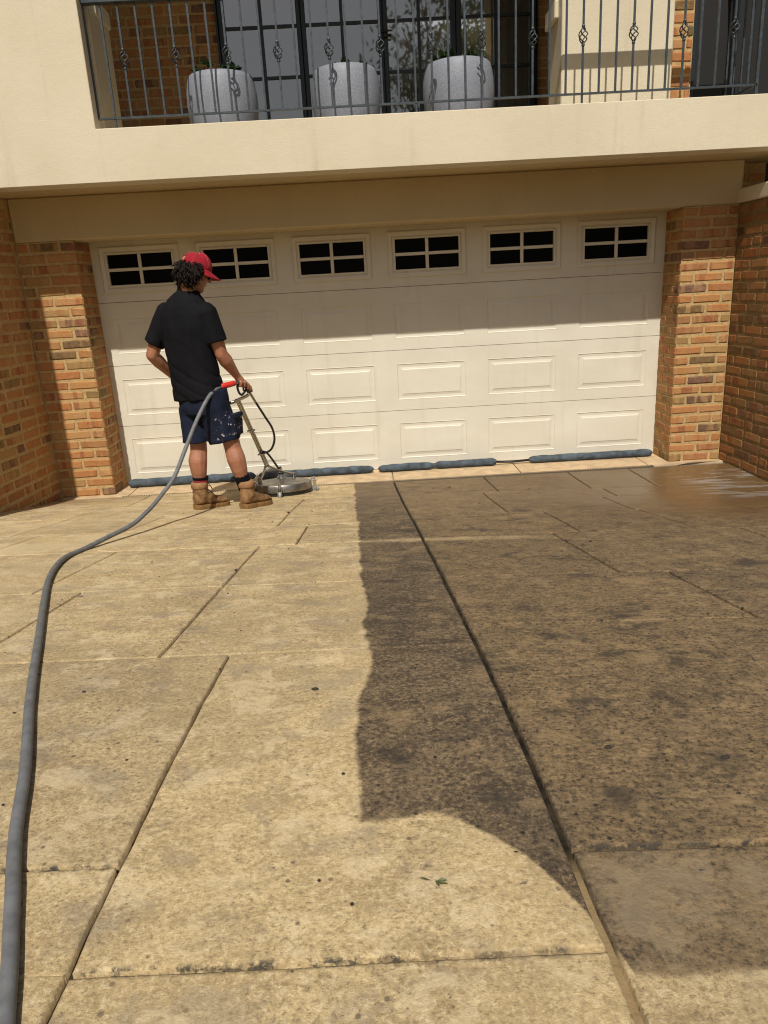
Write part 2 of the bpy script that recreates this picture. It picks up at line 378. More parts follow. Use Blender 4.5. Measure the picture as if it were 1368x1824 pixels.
def mat_joint():
    g = G('joint_grime'); p = g.pos(); sx = g.n('ShaderNodeSeparateXYZ', Vector=p)
    n = g.noise(p, 24, 5, .65); col = g.mix(g.ss(n, .35, .65), (.008, .006, .004), (.038, .029, .017))
    rins = g.math('MULTIPLY', g.ss(sx.outputs[1], -5.36, -5.46), g.ss(sx.outputs[0], 2.2, 2.4))
    col = g.mix(g.math('MULTIPLY', rins, .85), col, g.mix(n, (.22, .155, .075), (.36, .26, .135)))
    g.base(col, .9, 0, .2); g.bump(n, .8, .01); return g.m
MAT = {}
MAT['concrete'] = mat_concrete()
MAT['joint'] = mat_joint()
MAT['apron'] = simple('apron_stone', (.50, .365, .215), .85, 0, 60, .6, .005, .18, 9)
MAT['brick'] = mat_brick(); MAT['mortar'] = mat_mortar(); MAT['wet_brick'] = mat_brick('wet_shaded_clay_brick', .70, .5); MAT['wet_mortar'] = mat_mortar('wet_mortar', .50)  # wet copies for the right wall, also darkened to carry its shade
MAT['render'] = mat_render('cream_render', (.60, .525, .378), (.655, .58, .43), .30)
MAT['shaded_render'] = mat_render('shaded_cream_render', (.50, .395, .225), (.545, .435, .255), .12)  # same cream render with shade put into the colour, darker and yellower
MAT['door'] = mat_door()
MAT['black_glass'] = simple('dark_door_glass', (.001, .001, .001), .35, 0, spec=.06)
MAT['rail'] = simple('painted_steel', (.055, .068, .078), .42, .35, 90, .3, .002, .25, 30)
MAT['joinery'] = simple('dark_green_joinery', (.010, .018, .021), .42, 0, 0, var=.15, vscale=12)
MAT['steel'] = simple('brushed_steel', (.30, .28, .25), .46, 1, 120, .2, .001, .25, 20)
MAT['tube_steel'] = simple('tube_steel', (.46, .43, .36), .28, 1)
MAT['zinc'] = simple('zinc_plate', (.55, .57, .58), .35, 1)
MAT['rubber'] = simple('black_rubber', (.012, .012, .013), .5, 0)
MAT['black_plastic'] = simple('black_plastic', (.014, .014, .015), .38, 0)
MAT['caster'] = simple('grey_caster_wheel', (.30, .31, .31), .5, 0)
MAT['red_rubber'] = simple('red_grip', (.62, .035, .025), .42, 0, 150, .3, .002)
MAT['hose'] = simple('grey_hose', (.135, .138, .140), .6, 0, 60, .4, .002, .20, 26)
MAT['sock'] = simple('blue_grey_fabric', (.058, .076, .092), .9, 0, 38, .6, .014, .45, 12)
MAT['skin'] = simple('tanned_skin', (.335, .145, .080), .55, 0, 45, .15, .002, .12, 18)
MAT['hair'] = simple('dark_brown_hair', (.013, .008, .0055), .62, 0, 0, var=.4, vscale=40, spec=.15)
MAT['cap'] = simple('red_cap_cloth', (.27, .003, .014), .95, 0, 260, .25, .001, .10, 20)
MAT['cap_thread'] = simple('pale_red_thread', (.62, .10, .10), .9)
MAT['shirt'] = simple('black_polo_cloth', (.0075, .0075, .0092), .85, 0, 320, .25, .001, .15, 6, .10)
MAT['lens'] = simple('dark_lens', (.004, .004, .005), .12)
MAT['sole'] = simple('gum_rubber_sole', (.21, .11, .035), .7, 0, 40, .3, .003, .2, 30)
MAT['lace'] = simple('dark_lace', (.035, .022, .013), .9)
MAT['sock_black'] = simple('black_knit', (.006, .006, .007), .95, 0, 200, .4, .002, spec=.1)
MAT['sock_red'] = simple('maroon_knit', (.22, .018, .030), .95, 0, 200, .4, .002)
MAT['curtain'] = simple('sheer_curtain', (.62, .62, .60), .95, 0, 0, var=.10, vscale=2)
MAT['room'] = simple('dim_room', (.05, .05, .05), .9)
MAT['leaf'] = simple('succulent_leaf', (.055, .115, .035), .5, 0, 0, var=.45, vscale=40)
MAT['soil'] = simple('potting_soil', (.035, .022, .014), .95, 0, 80, .8, .01, .4, 40)
def mat_pot():
    g = G('speckled_grey_glaze'); p = g.pos(); n = g.noise(p, 120, 3, .6)
    col = g.mix(g.ss(n, .40, .62), (.185, .20, .235), (.25, .265, .30)); col = g.mix(g.math('MULTIPLY', g.ss(g.noise(p, 190, 2, .5), .66, .72), .5), col, (.10, .10, .11))
    g.base(col, .55, 0, .4); g.bump(n, .3, .002); return g.m
MAT['pot'] = mat_pot()
def mat_shorts():
    g = G('navy_work_cloth'); p = g.pos(); sx = g.n('ShaderNodeSeparateXYZ', Vector=p)
    col = g.mix(g.ss(g.noise(p, 14, 4, .6), .3, .7), (.006, .009, .021), (.011, .016, .034))
    reg = g.math('MULTIPLY', g.ss(sx.outputs[0], 1.15, 1.24), g.math('MULTIPLY', g.ss(sx.outputs[2], .61, .66), g.ss(sx.outputs[2], .85, .80)))
    spl = g.ss(g.noise(g.mapv(p, (1.4, 1, 1)), 30, 6, .74), .61, .625)
    col = g.mix(g.math('MULTIPLY', g.math('MULTIPLY', spl, reg), .95), col, (.62, .52, .50))
    g.base(col, .88, 0, .2); g.bump(g.noise(p, 300, 2, .5), .3, .001); return g.m
MAT['shorts'] = mat_shorts()
def mat_boot():
    g = G('worn_tan_leather'); p = g.pos(); n = g.noise(p, 22, 6, .66)
    col = g.mix(g.ss(n, .32, .68), (.125, .062, .026), (.30, .168, .072)); g.base(col, .74, 0, .35); g.bump(g.noise(p, 70, 5, .6), .5, .004); return g.m
MAT['boot'] = mat_boot()
MAT['boot_collar'] = simple('tan_nubuck_collar', (.25, .13, .055), .85, 0, 60, .4, .003, .2, 30)
def mat_glass():
    g = G('window_glass'); g.t.nodes.remove(g.b)
    tr = g.n('ShaderNodeBsdfTransparent'); tr.inputs[0].default_value = (.70, .72, .71, 1)
    gl = g.n('ShaderNodeBsdfGlossy'); gl.inputs['Roughness'].default_value = .02; gl.inputs['Color'].default_value = (1, .96, .87, 1)
    fr = g.n('ShaderNodeFresnel'); fr.inputs[0].default_value = 3.3
    ms = g.n('ShaderNodeMixShader'); g.t.links.new(fr.outputs[0], ms.inputs[0]); g.t.links.new(tr.outputs[0], ms.inputs[1]); g.t.links.new(gl.outputs[0], ms.inputs[2])
    g.t.links.new(ms.outputs[0], g.out.inputs[0]); return g.m
MAT['glass'] = mat_glass()
def mat_screen():
    g = G('fly_screen_mesh'); g.base((.014, .013, .012), .6, 0, .3); return g.m
MAT['screen'] = mat_screen()
def mat_puddle():
    g = G('standing_water'); p = g.pos(); g.base((.12, .085, .05), .06, 0, .5); g.bump(g.noise(g.mapv(p, (3, 9, 1)), 6, 3, .6), .15, .004); return g.m
MAT['puddle'] = mat_puddle()
MAT['foam'] = simple('pale_suds', (.24, .215, .185), .4, 0, 90, .6, .004, .25, 30)

# ------------------------------------------------------------------ the ground
GY = [-.45, -.7, -1.0, -1.5, -2.0, -2.4, -2.9, -3.6, -4.1, -4.45, -4.8, -5.1, -5.5, -6.2, -60]
GZ = [0, .018, .048, .108, .175, .235, .302, .39, .45, .492, .526, .546, .558, .560, .560]
def gz(x, y):
    p = float(np.interp(-y, [-a for a in GY], GZ))
    s = min(1, max(0, (-y-.3)/1.2)); s = s*s*(3-2*s)
    dx = x-2.48; cr = -.022*dx if dx < 0 else -.036*dx
    return p + s*min(.12, max(-.12, cr))
def sx_(s, y): return s + .03*(-.45-y)       # slab joints run a touch askew to the house

# driveway bed with its slabs
bed = MB()
xs = list(np.arange(-3.2, 8.6, .2)); ys = list(np.arange(-9.0, -.40, .1)) + [-.44]
vsb = [(x, y, gz(x, y)-.017) for y in ys for x in xs]; nx = len(xs)
bed.add(vsb, [(j*nx+i, j*nx+i+1, (j+1)*nx+i+1, (j+1)*nx+i) for j in range(len(ys)-1) for i in range(nx-1)])
drive = bed.build('driveway', MAT['joint'], smooth=True)
tag(drive, 'sloping driveway of tan stamped concrete slabs in front of the garage door', 'driveway', kind='structure')
def slab(s0, s1, y0, y1, gs=.0095, gy=.006):
    """one slab of the driveway, between joints s0..s1 and rows y0 (near) .. y1 (far); a joint may be (near, far)"""
    n0, f0 = s0 if isinstance(s0, tuple) else (s0, s0); n1, f1 = s1 if isinstance(s1, tuple) else (s1, s1)
    ma = gs/2+(MJ if n0 == 2.413 else 0); mb = gs/2+(MJ if n1 == 2.413 else 0)
    b0, b1 = y0+gy/2, y1-gy/2
    st = .05 if y0 < -4.3 else .09
    wd = max(n1-n0, f1-f0)
    U = [0, .004/wd, .009/wd] + list(np.linspace(.03/wd, 1-.03/wd, max(3, int(wd/st)))) + [1-.009/wd, 1-.004/wd, 1]
    T = [b0, b0+.004, b0+.009] + list(np.linspace(b0+.03, b1-.03, max(3, int((b1-b0)/st)))) + [b1-.009, b1-.004, b1]
    S = U
    m = MB(); P = []
    for j, y in enumerate(T):
        t = (y-y0)/(y1-y0); a0 = n0+(f0-n0)*t+ma; a1 = n1+(f1-n1)*t-mb
        for i, u in enumerate(S):
            s = a0+(a1-a0)*u
            x = sx_(s, y); z = gz(x, y)
            if 2 < i < len(S)-3 and 2 < j < len(T)-3: z += (mnoise.noise(Vector((x*2.2, y*2.2, 3)))*.0030 + mnoise.noise(Vector((x*7, y*9, 8)))*.0012)
            elif i in (0, len(S)-1) or j in (0, len(T)-1): z -= .0025
            w = mnoise.noise(Vector((x*11, y*11, 1)))*.0032 if (i < 3 or i > len(S)-4) else 0
            v = mnoise.noise(Vector((x*11, y*11, 5)))*.0022 if (j < 3 or j > len(T)-4) else 0
            P.append((x+w, y+v, z))
    n = len(S); Fc = [(j*n+i, j*n+i+1, (j+1)*n+i+1, (j+1)*n+i) for j in range(len(T)-1) for i in range(n-1)]
    rim = [i for i in range(n)] + [j*n+n-1 for j in range(1, len(T))] + [(len(T)-1)*n+i for i in range(n-2, -1, -1)] + [j*n for j in range(len(T)-2, 0, -1)]
    base = len(P); P += [(P[k][0], P[k][1], P[k][2]-.022) for k in rim]
    for k in range(len(rim)):
        k2 = (k+1) % len(rim); Fc.append((rim[k2], rim[k], base+k, base+k2))
    m.add(P, Fc); m.build('concrete_slab', MAT['concrete'], drive, smooth=True)
SJ = 2.413
MJ = .0025     # the main joint is a little wider than the others
left_rows = [(-1.12, -.475, [.33]), (-1.69, -1.12, [(.10, .22), (1.625, 1.69)]), (-2.29, -1.69, [(-.02, .10), (.66, .77), (1.585, 1.625)]), (-2.86, -2.29, [(.07, .17), (1.74, 1.775)]), (-3.64, -2.86, [(.69, .81), (1.485, 1.55)]), (-4.43, -3.64, [(.81, .90), (1.42, 1.485)])]
for y0, y1, js in left_rows:
    e = [-1.5] + js + [SJ]
    for a, b in zip(e[:-1], e[1:]): slab(a, b, y0, y1, .0115, .007)
slab((1.563, 1.640), SJ, -5.60, -4.43, .0095, .010); slab(.45, (1.578, 1.640), -5.37, -4.43, .0095, .008); slab(-1.5, .45, -5.37, -4.43, .0095, .008)
slab((1.50, 1.563), SJ, -7.0, -5.60, .0095, .010); slab(-.2, (1.563, 1.578), -5.605, -5.37, .0095, .008); slab(-.2, (1.515, 1.563), -6.6, -5.597, .0095, .0); slab(-1.5, -.2, -6.6, -5.37); slab(-1.5, 1.52, -8.6, -6.6); slab(1.52, SJ, -8.6, -7.0)
right_rows = [(-1.13, -.505, [3.18, 3.90, 4.42]), (-2.76, -2.05, [(3.285, 3.27), (3.93, 3.88)]), (-3.63, -2.76, [(3.17, 3.12), 4.16]), (-4.25, -3.63, [(3.41, 3.37)]), (-5.38, -4.25, [4.1]), (-6.9, -5.385, [3.8]), (-8.6, -6.9, [4.3])]
for y0, y1, js in right_rows:
    e = [SJ] + js + [6.4]
    for a, b in zip(e[:-1], e[1:]): slab(a, b, y0, y1, .0145, .008)
for q_ in ((SJ, 3.05, -2.05, -1.13), (3.05, 3.98, -1.45, -1.13), (3.98, 6.4, -1.45, -1.13), (3.05, 3.86, -2.05, -1.45), (3.86, 6.4, -2.05, -1.45)): slab(*q_, .0145, .008)
# apron of stone tiles under the door and the slotted drain in front of it
ax = [-.45, .13, 1.26, 2.414, 3.52, 4.63, 5.4]
for a, b in zip(ax[:-1], ax[1:]):
    m = MB(); m.b2(a+.004, b-.004, -.428, .06, -.05, -.001, .003); m.build('apron_tile', MAT['apron'], drive)
bed2 = MB(); bed2.b2(-3, 8, -.48, 3.0, -.12, -.018); bed2.build('garage_floor', simple('garage_floor', (.2, .17, .13), .9)).update_tag()
gf = bpy.data.objects['garage_floor']; tag(gf, 'concrete floor running in under the garage door', 'floor', kind='structure')
dr = empty('channel_drain', (2.3, -.453, 0)); tag(dr, 'narrow slotted metal drain running along the foot of the garage door', 'drain')
m = MB(); m.b2(-2.22, 2.36, -.017, -.013, -.03, .0015); m.b2(-2.22, 2.36, .013, .017, -.03, .0015); m.b2(-2.22, 2.36, -.013, .013, -.03, -.018); m.build('channel_edge', simple('dull_drain_steel', (.20, .16, .11), .6, .6), dr)
m = MB()
for i in range(210): m.box((-2.21+i*.0217, 0, -.002), (.010, .026, .004))
tag(m.build('grate_bar', MAT['apron'], dr), kind='stuff')
# land beyond the driveway
m = MB(); q = 90
for (x0, x1, y0, y1) in ((-q, -3.0, -q, 2.0), (8.4, q, -q, 2.0), (-3.0, 8.4, -q, -8.9)): m.add([(x0, y0, .53), (x1, y0, .53), (x1, y1, .53), (x0, y1, .53)], [(0, 1, 2, 3)])
tag(m.build('ground', simple('dry_ground', (.21, .17, .10), .95, 0, 0, var=.3, vscale=1)), 'dry open ground across from the driveway', 'ground', kind='structure')

# ------------------------------------------------------------------ bricks
def brick_mesh(L, D, H, k, mat):
    rnd = random.Random(k*31+int(L*1000))
    bm = bmesh.new(); bmesh.ops.create_cube(bm, size=1)
    for v in bm.verts: v.co = Vector((v.co.x*L, v.co.y*D, v.co.z*H))
    bmesh.ops.bevel(bm, geom=list(bm.edges), offset=.011, segments=1, affect='EDGES')
    for v in bm.verts: v.co += Vector((rnd.uniform(-.004, .004), rnd.uniform(-.0015, .0015), rnd.uniform(-.004, .004)))
    me = bpy.data.meshes.new('brick'); bm.to_mesh(me); bm.free(); me.materials.append(mat); return me
_bm = {}
def put_brick(parent, c, size, rz=0, mat='brick'):
    """size along the brick's own x, y, z; c in the parent's space"""
    key = tuple(round(x, 3) for x in size)+(mat,)
    if key not in _bm: _bm[key] = [brick_mesh(*size, k, MAT[mat]) for k in range(5)]
    o = bpy.data.objects.new('brick', random.choice(_bm[key]))
    o.location = c; o.rotation_euler = (random.uniform(-.006, .006), random.uniform(-.006, .006), rz + (math.pi if random.random() < .5 else 0))
    return link(o, parent)
MOD, BH = .0832, .0715
PROUD = .0065
def course_z(i): return 2.073 - (i+.5)*MOD
def pier(name, x0, x1, corner, label):
    """brick pier: front face at y=-.36, return face at x=0 or x=W; corner 'r' or 'l' is the side of the door"""
    p = MB(); z1 = 2.072
    px = PROUD
    if corner == 'r': p.b2(x0, x1-px, -.36+px, .05, -.10, z1)
    else: p.b2(x0+px, x1, -.36+px, .05, -.10, z1)
    root = p.build(name, MAT['mortar']); tag(root, label, 'brick pier')
    sg = 1 if corner == 'r' else -1; cx = x1 if corner == 'r' else x0; wid = x1-x0
    for i in range(26):
        z = course_z(i) + random.uniform(-.001, .001)
        if i % 2 == 0:
            row = [.113, .228, wid-.113-.228-.02]; ret = [.228, .112]
        else:
            row = [.228, wid-.228-.01]; ret = [.113, .228]
        # corner brick and the front
        L = row[0]; d = ret[0]
        if i % 2 == 0: put_brick(root, (cx-sg*L/2, -.36+d/2, z), (d, L, BH), math.pi/2)
        else: put_brick(root, (cx-sg*L/2, -.36+d/2, z), (L, d, BH))
        off = L+.01
        for L2 in row[1:]:
            if L2 > .03: put_brick(root, (cx-sg*(off+L2/2), -.36+.055, z), (round(L2, 3), .11, BH))
            off += L2+.01
        off = d+.01
        for L2 in ret[1:]:
            L2 = min(L2, .36-off)
            if L2 > .03: put_brick(root, (cx-sg*.055, -.36+off+L2/2, z), (round(L2, 3), .11, BH), math.pi/2)
            off += L2+.01
    return root
pier('brick_pier', -.452, 0.0, 'r', 'sunlit brick pier left of the garage door beside the man')
pier('brick_pier', 4.828, 5.272, 'l', 'sunlit brick pier right of the garage door above the wet corner')

def brick_wall(name, loc, rz, length, z0, z1, side, label, thick=.11, ends=0, phase=0, cat='brick wall', ztop=None, bottom=None, wet=''):
    """wall along its local x from 0 to length; face at local y=0 looking to -y (side=1) ; bricks proud of the mortar"""
    p = MB(); p.b2(-.03, length+.05, PROUD-.003, thick+.11, z0-.1, ztop or z1)
    root = p.build(name, MAT[wet+'mortar'], None, loc, False); root.rotation_euler = (0, 0, rz); tag(root, label, cat)
    i = 0
    while True:
        z = course_z(i)
        i += 1
        if z < z0-.05: break
    # courses above the door head too
    for k in range(-40, 60):
        z = course_z(k)
        if z+BH/2 > z1 or z-BH/2 < z0-.06: continue
        x = -(.12 if (k+phase) % 2 else 0.0)
        while x < length-.02:
            L = .228
            if random.random() < .08 and x > 0: L = .113
            a, b = max(0, x), min(length, x+L)
            if b-a > .03:
                if bottom is None or z+BH/2 > bottom(a): put_brick(root, ((a+b)/2, .055, z+random.uniform(-.0015, .0015)), (round(b-a, 2), .11, BH), 0, wet+'brick')
            x += L+.011
    return root

# left side wall: starts at the inner corner of the left pier and runs towards the viewer, splayed 5 degrees
SPL = rad(6.3)
WL = 1.95
# local +x runs from the near end to the pier, the face looks to the right of the picture (local -y)
nearL = (-.452-math.sin(SPL)*WL, -.36-math.cos(SPL)*WL, 0)
wl = brick_wall('side_wall', nearL, math.pi/2-SPL, WL, 0.0, 2.393, 1, 'shaded brick side wall at the left edge of the driveway')
# unseen pier added at its near end to shade part of the left pier
m = MB(); m.b2(-.44, -.035, -.13+PROUD, .22, -.1, 4.75)
pe = m.build('shadow_pier', MAT['mortar'], wl)
for k in range(-32, 27):
    z = course_z(k)
    for a, b in (((-.445, -.235), (-.225, -.03)) if k % 2 else ((-.445, -.34), (-.33, -.14), (-.13, -.03))):
        put_brick(pe, ((a+b)/2, -.13+.048, z), (round(b-a, 2), .11, BH))
# right side wall, splayed 3 degrees, with a rendered coping
SPR = rad(2.2); WR = 1.7
# local +x runs from the pier towards the viewer, face to the left
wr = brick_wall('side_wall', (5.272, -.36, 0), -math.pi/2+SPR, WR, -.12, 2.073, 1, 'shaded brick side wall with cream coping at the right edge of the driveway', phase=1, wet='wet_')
m = MB(); m.b2(-.02, WR+.05, -.022, .30, 2.078, 2.184, .008); m.build('coping', MAT['render'], wr)

# ------------------------------------------------------------------ the house front
house = empty('house', (2.4, 0, 2.4)); HL = Vector((2.4, 0, 2.4))
tag(house, 'cream rendered house front with a balcony over the double garage', 'house')
def hpart(name, mb, mat):
    mb.v = [tuple(Vector(p)-HL) for p in mb.v]; return mb.build(name, mat, house)
m = MB()
out2 = [(-1.6, 2.393), (7.4, 2.393), (7.4, 2.733), (.478, 2.733), (.478, 5.398), (-1.6, 5.398)]
ins2 = [(-1.6, 2.397), (7.4, 2.397), (7.4, 2.729), (.474, 2.729), (.474, 5.398), (-1.6, 5.398)]
m.loft([[(x, -.90, z) for x, z in ins2], [(x, -.896, z) for x, z in out2], [(x, -.72, z) for x, z in out2]]); hpart('balcony_front', m, MAT['render'])
m = MB(); m.b2(-1.6, 7.4, -.7195, 1.3, 2.397, 2.62); hpart('balcony_floor', m, MAT['shaded_render'])
m = MB(); m.b2(-.452, 5.285, -.366, -.012, 2.0745, 2.3965, .010); hpart('lintel_beam', m, MAT['shaded_render'])
m = MB(); m.b2(.25, .495, -.7345, -.30, 2.62, 3.50); m.b2(.25, .512, -.62, -.285, 3.5005, 3.62, .01); hpart('balcony_side_wall', m, MAT['render'])
m = MB(); m.b2(3.80, 4.622, -.48, -.10, 2.62, 5.398, .008); hpart('rendered_pillar', m, MAT['render'])
m = MB(); m.b2(3.765, 3.7975, -.40, -.10, 3.40, 3.52, .008); hpart('pillar_moulding', m, MAT['render'])
m = MB(); m.b2(-1.6, 7.4, -1.6, 1.6, 5.40, 5.60); hpart('eave_soffit', m, MAT['shaded_render'])
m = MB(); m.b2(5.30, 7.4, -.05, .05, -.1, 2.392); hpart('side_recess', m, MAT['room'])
def hbrick(name, x0, x1, y, z0, z1, phase=0, thick=.12):
    p = MB(); p.b2(x0, x1, y+PROUD, y+thick, z0, z1); o = hpart(name, p, MAT['mortar'])
    for k in range(-42, 8):
        z = course_z(k)
        if z+BH/2 > z1 or z-BH/2 < z0-.05: continue
        x = x0-(.12 if (k+phase) % 2 else 0)
        while x < x1-.02:
            L = .228 if random.random() > .1 else .113
            a, b = max(x0, x), min(x1, x+L)
            if b-a > .03: put_brick(o, Vector(((a+b)/2, y+.05, z))-HL, (round(b-a, 2), .10, BH))
            x += L+.011
    return o
hbrick('brick_wall', .0, 1.055, 1.2, 2.62, 5.39)
hbrick('brick_wall', 3.995, 4.75, 1.2, 2.62, 5.39, 1)
hbrick('brick_column', 4.63, 4.80, -.40, 2.62, 5.39, 1, .3)
hbrick('brick_strip', 5.30, 5.56, -.045-.12, 2.1, 2.392, 0, .1)

# ------------------------------------------------------------------ french doors behind the balcony
fd = empty('french_doors', (2.5, 1.2, 2.62)); F0 = Vector((2.5, 1.2, 2.62))
tag(fd, 'dark framed glass doors with small panes behind the three balcony pots', 'glass door')
def fpart(name, mb, mat, parent=fd):
    mb.v = [tuple(Vector(p)-F0) for p in mb.v]; return mb.build(name, mat, parent)
edges = [(1.075, 1.135), (1.785, 1.868), (2.53, 2.618), (3.195, 3.298), (3.93, 3.99)]
m = MB()
m.b2(1.058, 1.073, 1.13, 1.32, 2.62, 4.45); m.b2(3.992, 3.996, 1.13, 1.32, 2.62, 4.45); m.b2(1.058, 3.996, 1.13, 1.32, 4.40, 5.39); fpart('frame', m, MAT['joinery'])
for i in range(4):
    a, b = edges[i][1], edges[i+1][0]; cx = (a+b)/2
    m = MB(); am = edges[i][0] if i == 0 else (edges[i][0]+edges[i][1])/2+.002; bm_ = edges[i+1][1] if i == 3 else (edges[i+1][0]+edges[i+1][1])/2-.002
    m.b2(am, a, 1.17, 1.215, 2.63, 4.39, .004); m.b2(b, bm_, 1.17, 1.215, 2.63, 4.39, .004); m.b2(a, b, 1.172, 1.213, 2.63, 2.80); m.b2(a, b, 1.172, 1.213, 4.31, 4.39)
    leaf = fpart('door_leaf', m, MAT['joinery'])
    zs = [2.80, 3.105, 3.515, 3.93, 4.31]
    for z in zs[1:-1]:
        k = MB(); k.b2(a, b, 1.18, 1.206, z-.0125, z+.0125); fpart('glazing_bar', k, MAT['joinery'], leaf)
    k = MB(); k.b2(cx-.014, cx+.014, 1.176, 1.2095, 2.80, 4.31); fpart('glazing_bar', k, MAT['joinery'], leaf)
    for z0, z1 in zip(zs[:-1], zs[1:]):
        for x0, x1 in ((a, cx-.014), (cx+.014, b)):
            k = MB(); k.add([(x0, 1.195, z0), (x1, 1.195, z0), (x1, 1.195, z1), (x0, 1.195, z1)], [(0, 1, 2, 3)]); fpart('glass_pane', k, MAT['glass'], leaf)
m = MB(); m.tube([(2.545, 1.155, 3.838), (2.64, 1.14, 3.838), (2.655, 1.14, 3.838)], .008, 8); m.tube([(2.575, 1.155, 3.795), (2.65, 1.14, 3.795)], .008, 8); m.b2(2.53, 2.555, 1.150, 1.169, 3.76, 3.87, .004); fpart('door_handle', m, MAT['black_plastic'])
m = MB()
cn = 160; cp = [(1.0+3.05*i/cn, 1.42+.012*math.sin(i*1.9)+.008*math.sin(i*.77)) for i in range(cn+1)]
for i in range(cn): m.add([(cp[i][0], cp[i][1], 2.63), (cp[i+1][0], cp[i+1][1], 2.63), (cp[i+1][0], cp[i+1][1], 4.4), (cp[i][0], cp[i][1], 4.4)], [(0, 1, 2, 3)])
cu = fpart('net_curtain', m, MAT['curtain'], None); cu.location = F0; tag(cu, 'pale grey net curtain hanging inside the glass doors', 'curtain')
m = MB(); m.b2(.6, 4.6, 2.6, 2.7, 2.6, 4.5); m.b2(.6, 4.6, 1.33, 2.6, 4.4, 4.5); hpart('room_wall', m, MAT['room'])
# dark screened opening right of the brick column
sd = empty('screen_door', (5.9, -.32, 2.62)); tag(sd, 'dark screened doorway at the top right behind the balustrade', 'screen door')
m = MB(); m.b2(-1.05, 1.4, 0, .02, 0, 1.85); m.build('screen', MAT['screen'], sd)
m = MB(); m.b2(-1.092, -1.052, -.02, .04, 0, 1.85); m.build('frame', MAT['joinery'], sd)

# ------------------------------------------------------------------ garage door
W = 4.828
gd = empty('garage_door', (W/2, 0, 0)); G0 = Vector((W/2, 0, 0))
tag(gd, 'cream panelled double garage door with a row of six small windows', 'garage door')
def rect_face(m, x0, x1, z0, z1, y=0.0):
    m.add([(x0-G0.x, y, z0), (x1-G0.x, y, z0), (x1-G0.x, y, z1), (x0-G0.x, y, z1)], [(0, 1, 2, 3)])
def section(z0, z1, holes):
    m = MB(); zl, zh = holes[0][2], holes[0][3]
    g_ = .0018
    z0 += g_; z1 -= g_
    rect_face(m, -.03, W+.03, z0, zl); rect_face(m, -.03, W+.03, zh, z1)
    xs_ = [-.03]
    for h in holes: xs_ += [h[0], h[1]]
    xs_.append(W+.03)
    for i in range(0, len(xs_), 2): rect_face(m, xs_[i], xs_[i+1], zl, zh)
    for z in (z0, z1): m.add([(-.03-G0.x, 0, z), (W+.03-G0.x, 0, z), (W+.03-G0.x, .04, z), (-.03-G0.x, .04, z)], [(0, 1, 2, 3)])
    return m.build('door_section', MAT['door'], gd)
def ringed(x0, x1, z0, z1, prof, cap=True):
    """nested rectangles: prof is a list of (inset, y)"""
    m = MB(); R = []
    for ins, y in prof: R.append([(x0+ins, y, z0+ins), (x1-ins, y, z0+ins), (x1-ins, y, z1-ins), (x0+ins, y, z1-ins)])
    m.loft(R, False)
    if cap:
        m.add(R[-1], [(0, 1, 2, 3)])
    return m
panel_me = {}
for z0, z1, p0, p1 in ((.0, .53, .092, .417), (.53, 1.06, .625, .942), (1.06, 1.59, 1.162, 1.455)):
    holes = [(.092+.804*k, .092+.804*k+.612, p0, p1) for k in range(6)]
    sec = section(z0, z1, holes)
    me = ringed(-.306, .306, -(p1-p0)/2, (p1-p0)/2, [(0, 0), (.004, -.0015), (.010, .0035), (.030, .0050), (.048, .0015), (.053, -.0015)]).mesh('raised_panel'); me.materials.append(MAT['door'])
    for h in holes: obj('raised_panel', me, None, sec, ((h[0]+h[1])/2-G0.x, 0, (p0+p1)/2))
holes = [(.063+.804*k, .063+.804*k+.663, 1.666, 2.035) for k in range(6)]
sec = section(1.59, 2.12, holes)
fm = ringed(-.3315, .3315, -.1845, .1845, [(0, 0), (0, -.010), (.008, -.016), (.034, -.013), (.040, -.003), (.044, -.003), (.050, -.012), (.062, -.012), (.064, .014)], False).mesh('window_frame'); fm.materials.append(MAT['door'])
mm = MB(); mm.b2(-.0135, .0135, -.013, .004, -.121, .121, .003); mm.b2(-.268, -.0138, -.013, .004, -.0125, .0125, .003); mm.b2(.0138, .268, -.013, .004, -.0125, .0125, .003); mm = mm.mesh('muntin'); mm.materials.append(MAT['door'])
pm = MB(); pm.add([(-.134, .010, -.064), (.134, .010, -.064), (.134, .010, .064), (-.134, .010, .064)], [(0, 1, 2, 3)]); pm = pm.mesh('pane'); pm.materials.append(MAT['black_glass'])
for h in holes:
    cx, cz = (h[0]+h[1])/2-G0.x, (h[2]+h[3])/2
    wf = obj('window', fm, None, gd, (cx, 0, cz))
    obj('muntin', mm, None, wf)
    for sx in (-1, 1):
        for sz in (-1, 1): obj('pane', pm, None, wf, (sx*.136, 0, sz*.0625))
m = MB(); m.b2(-W/2, W/2, .005, .035, -.02, .004); m.build('bottom_seal', MAT['rubber'], gd)
m = MB(); m.b2(-W/2-.2, W/2+.2, .10, .12, -.05, 2.4); m.build('backing_board', MAT['room'], gd)

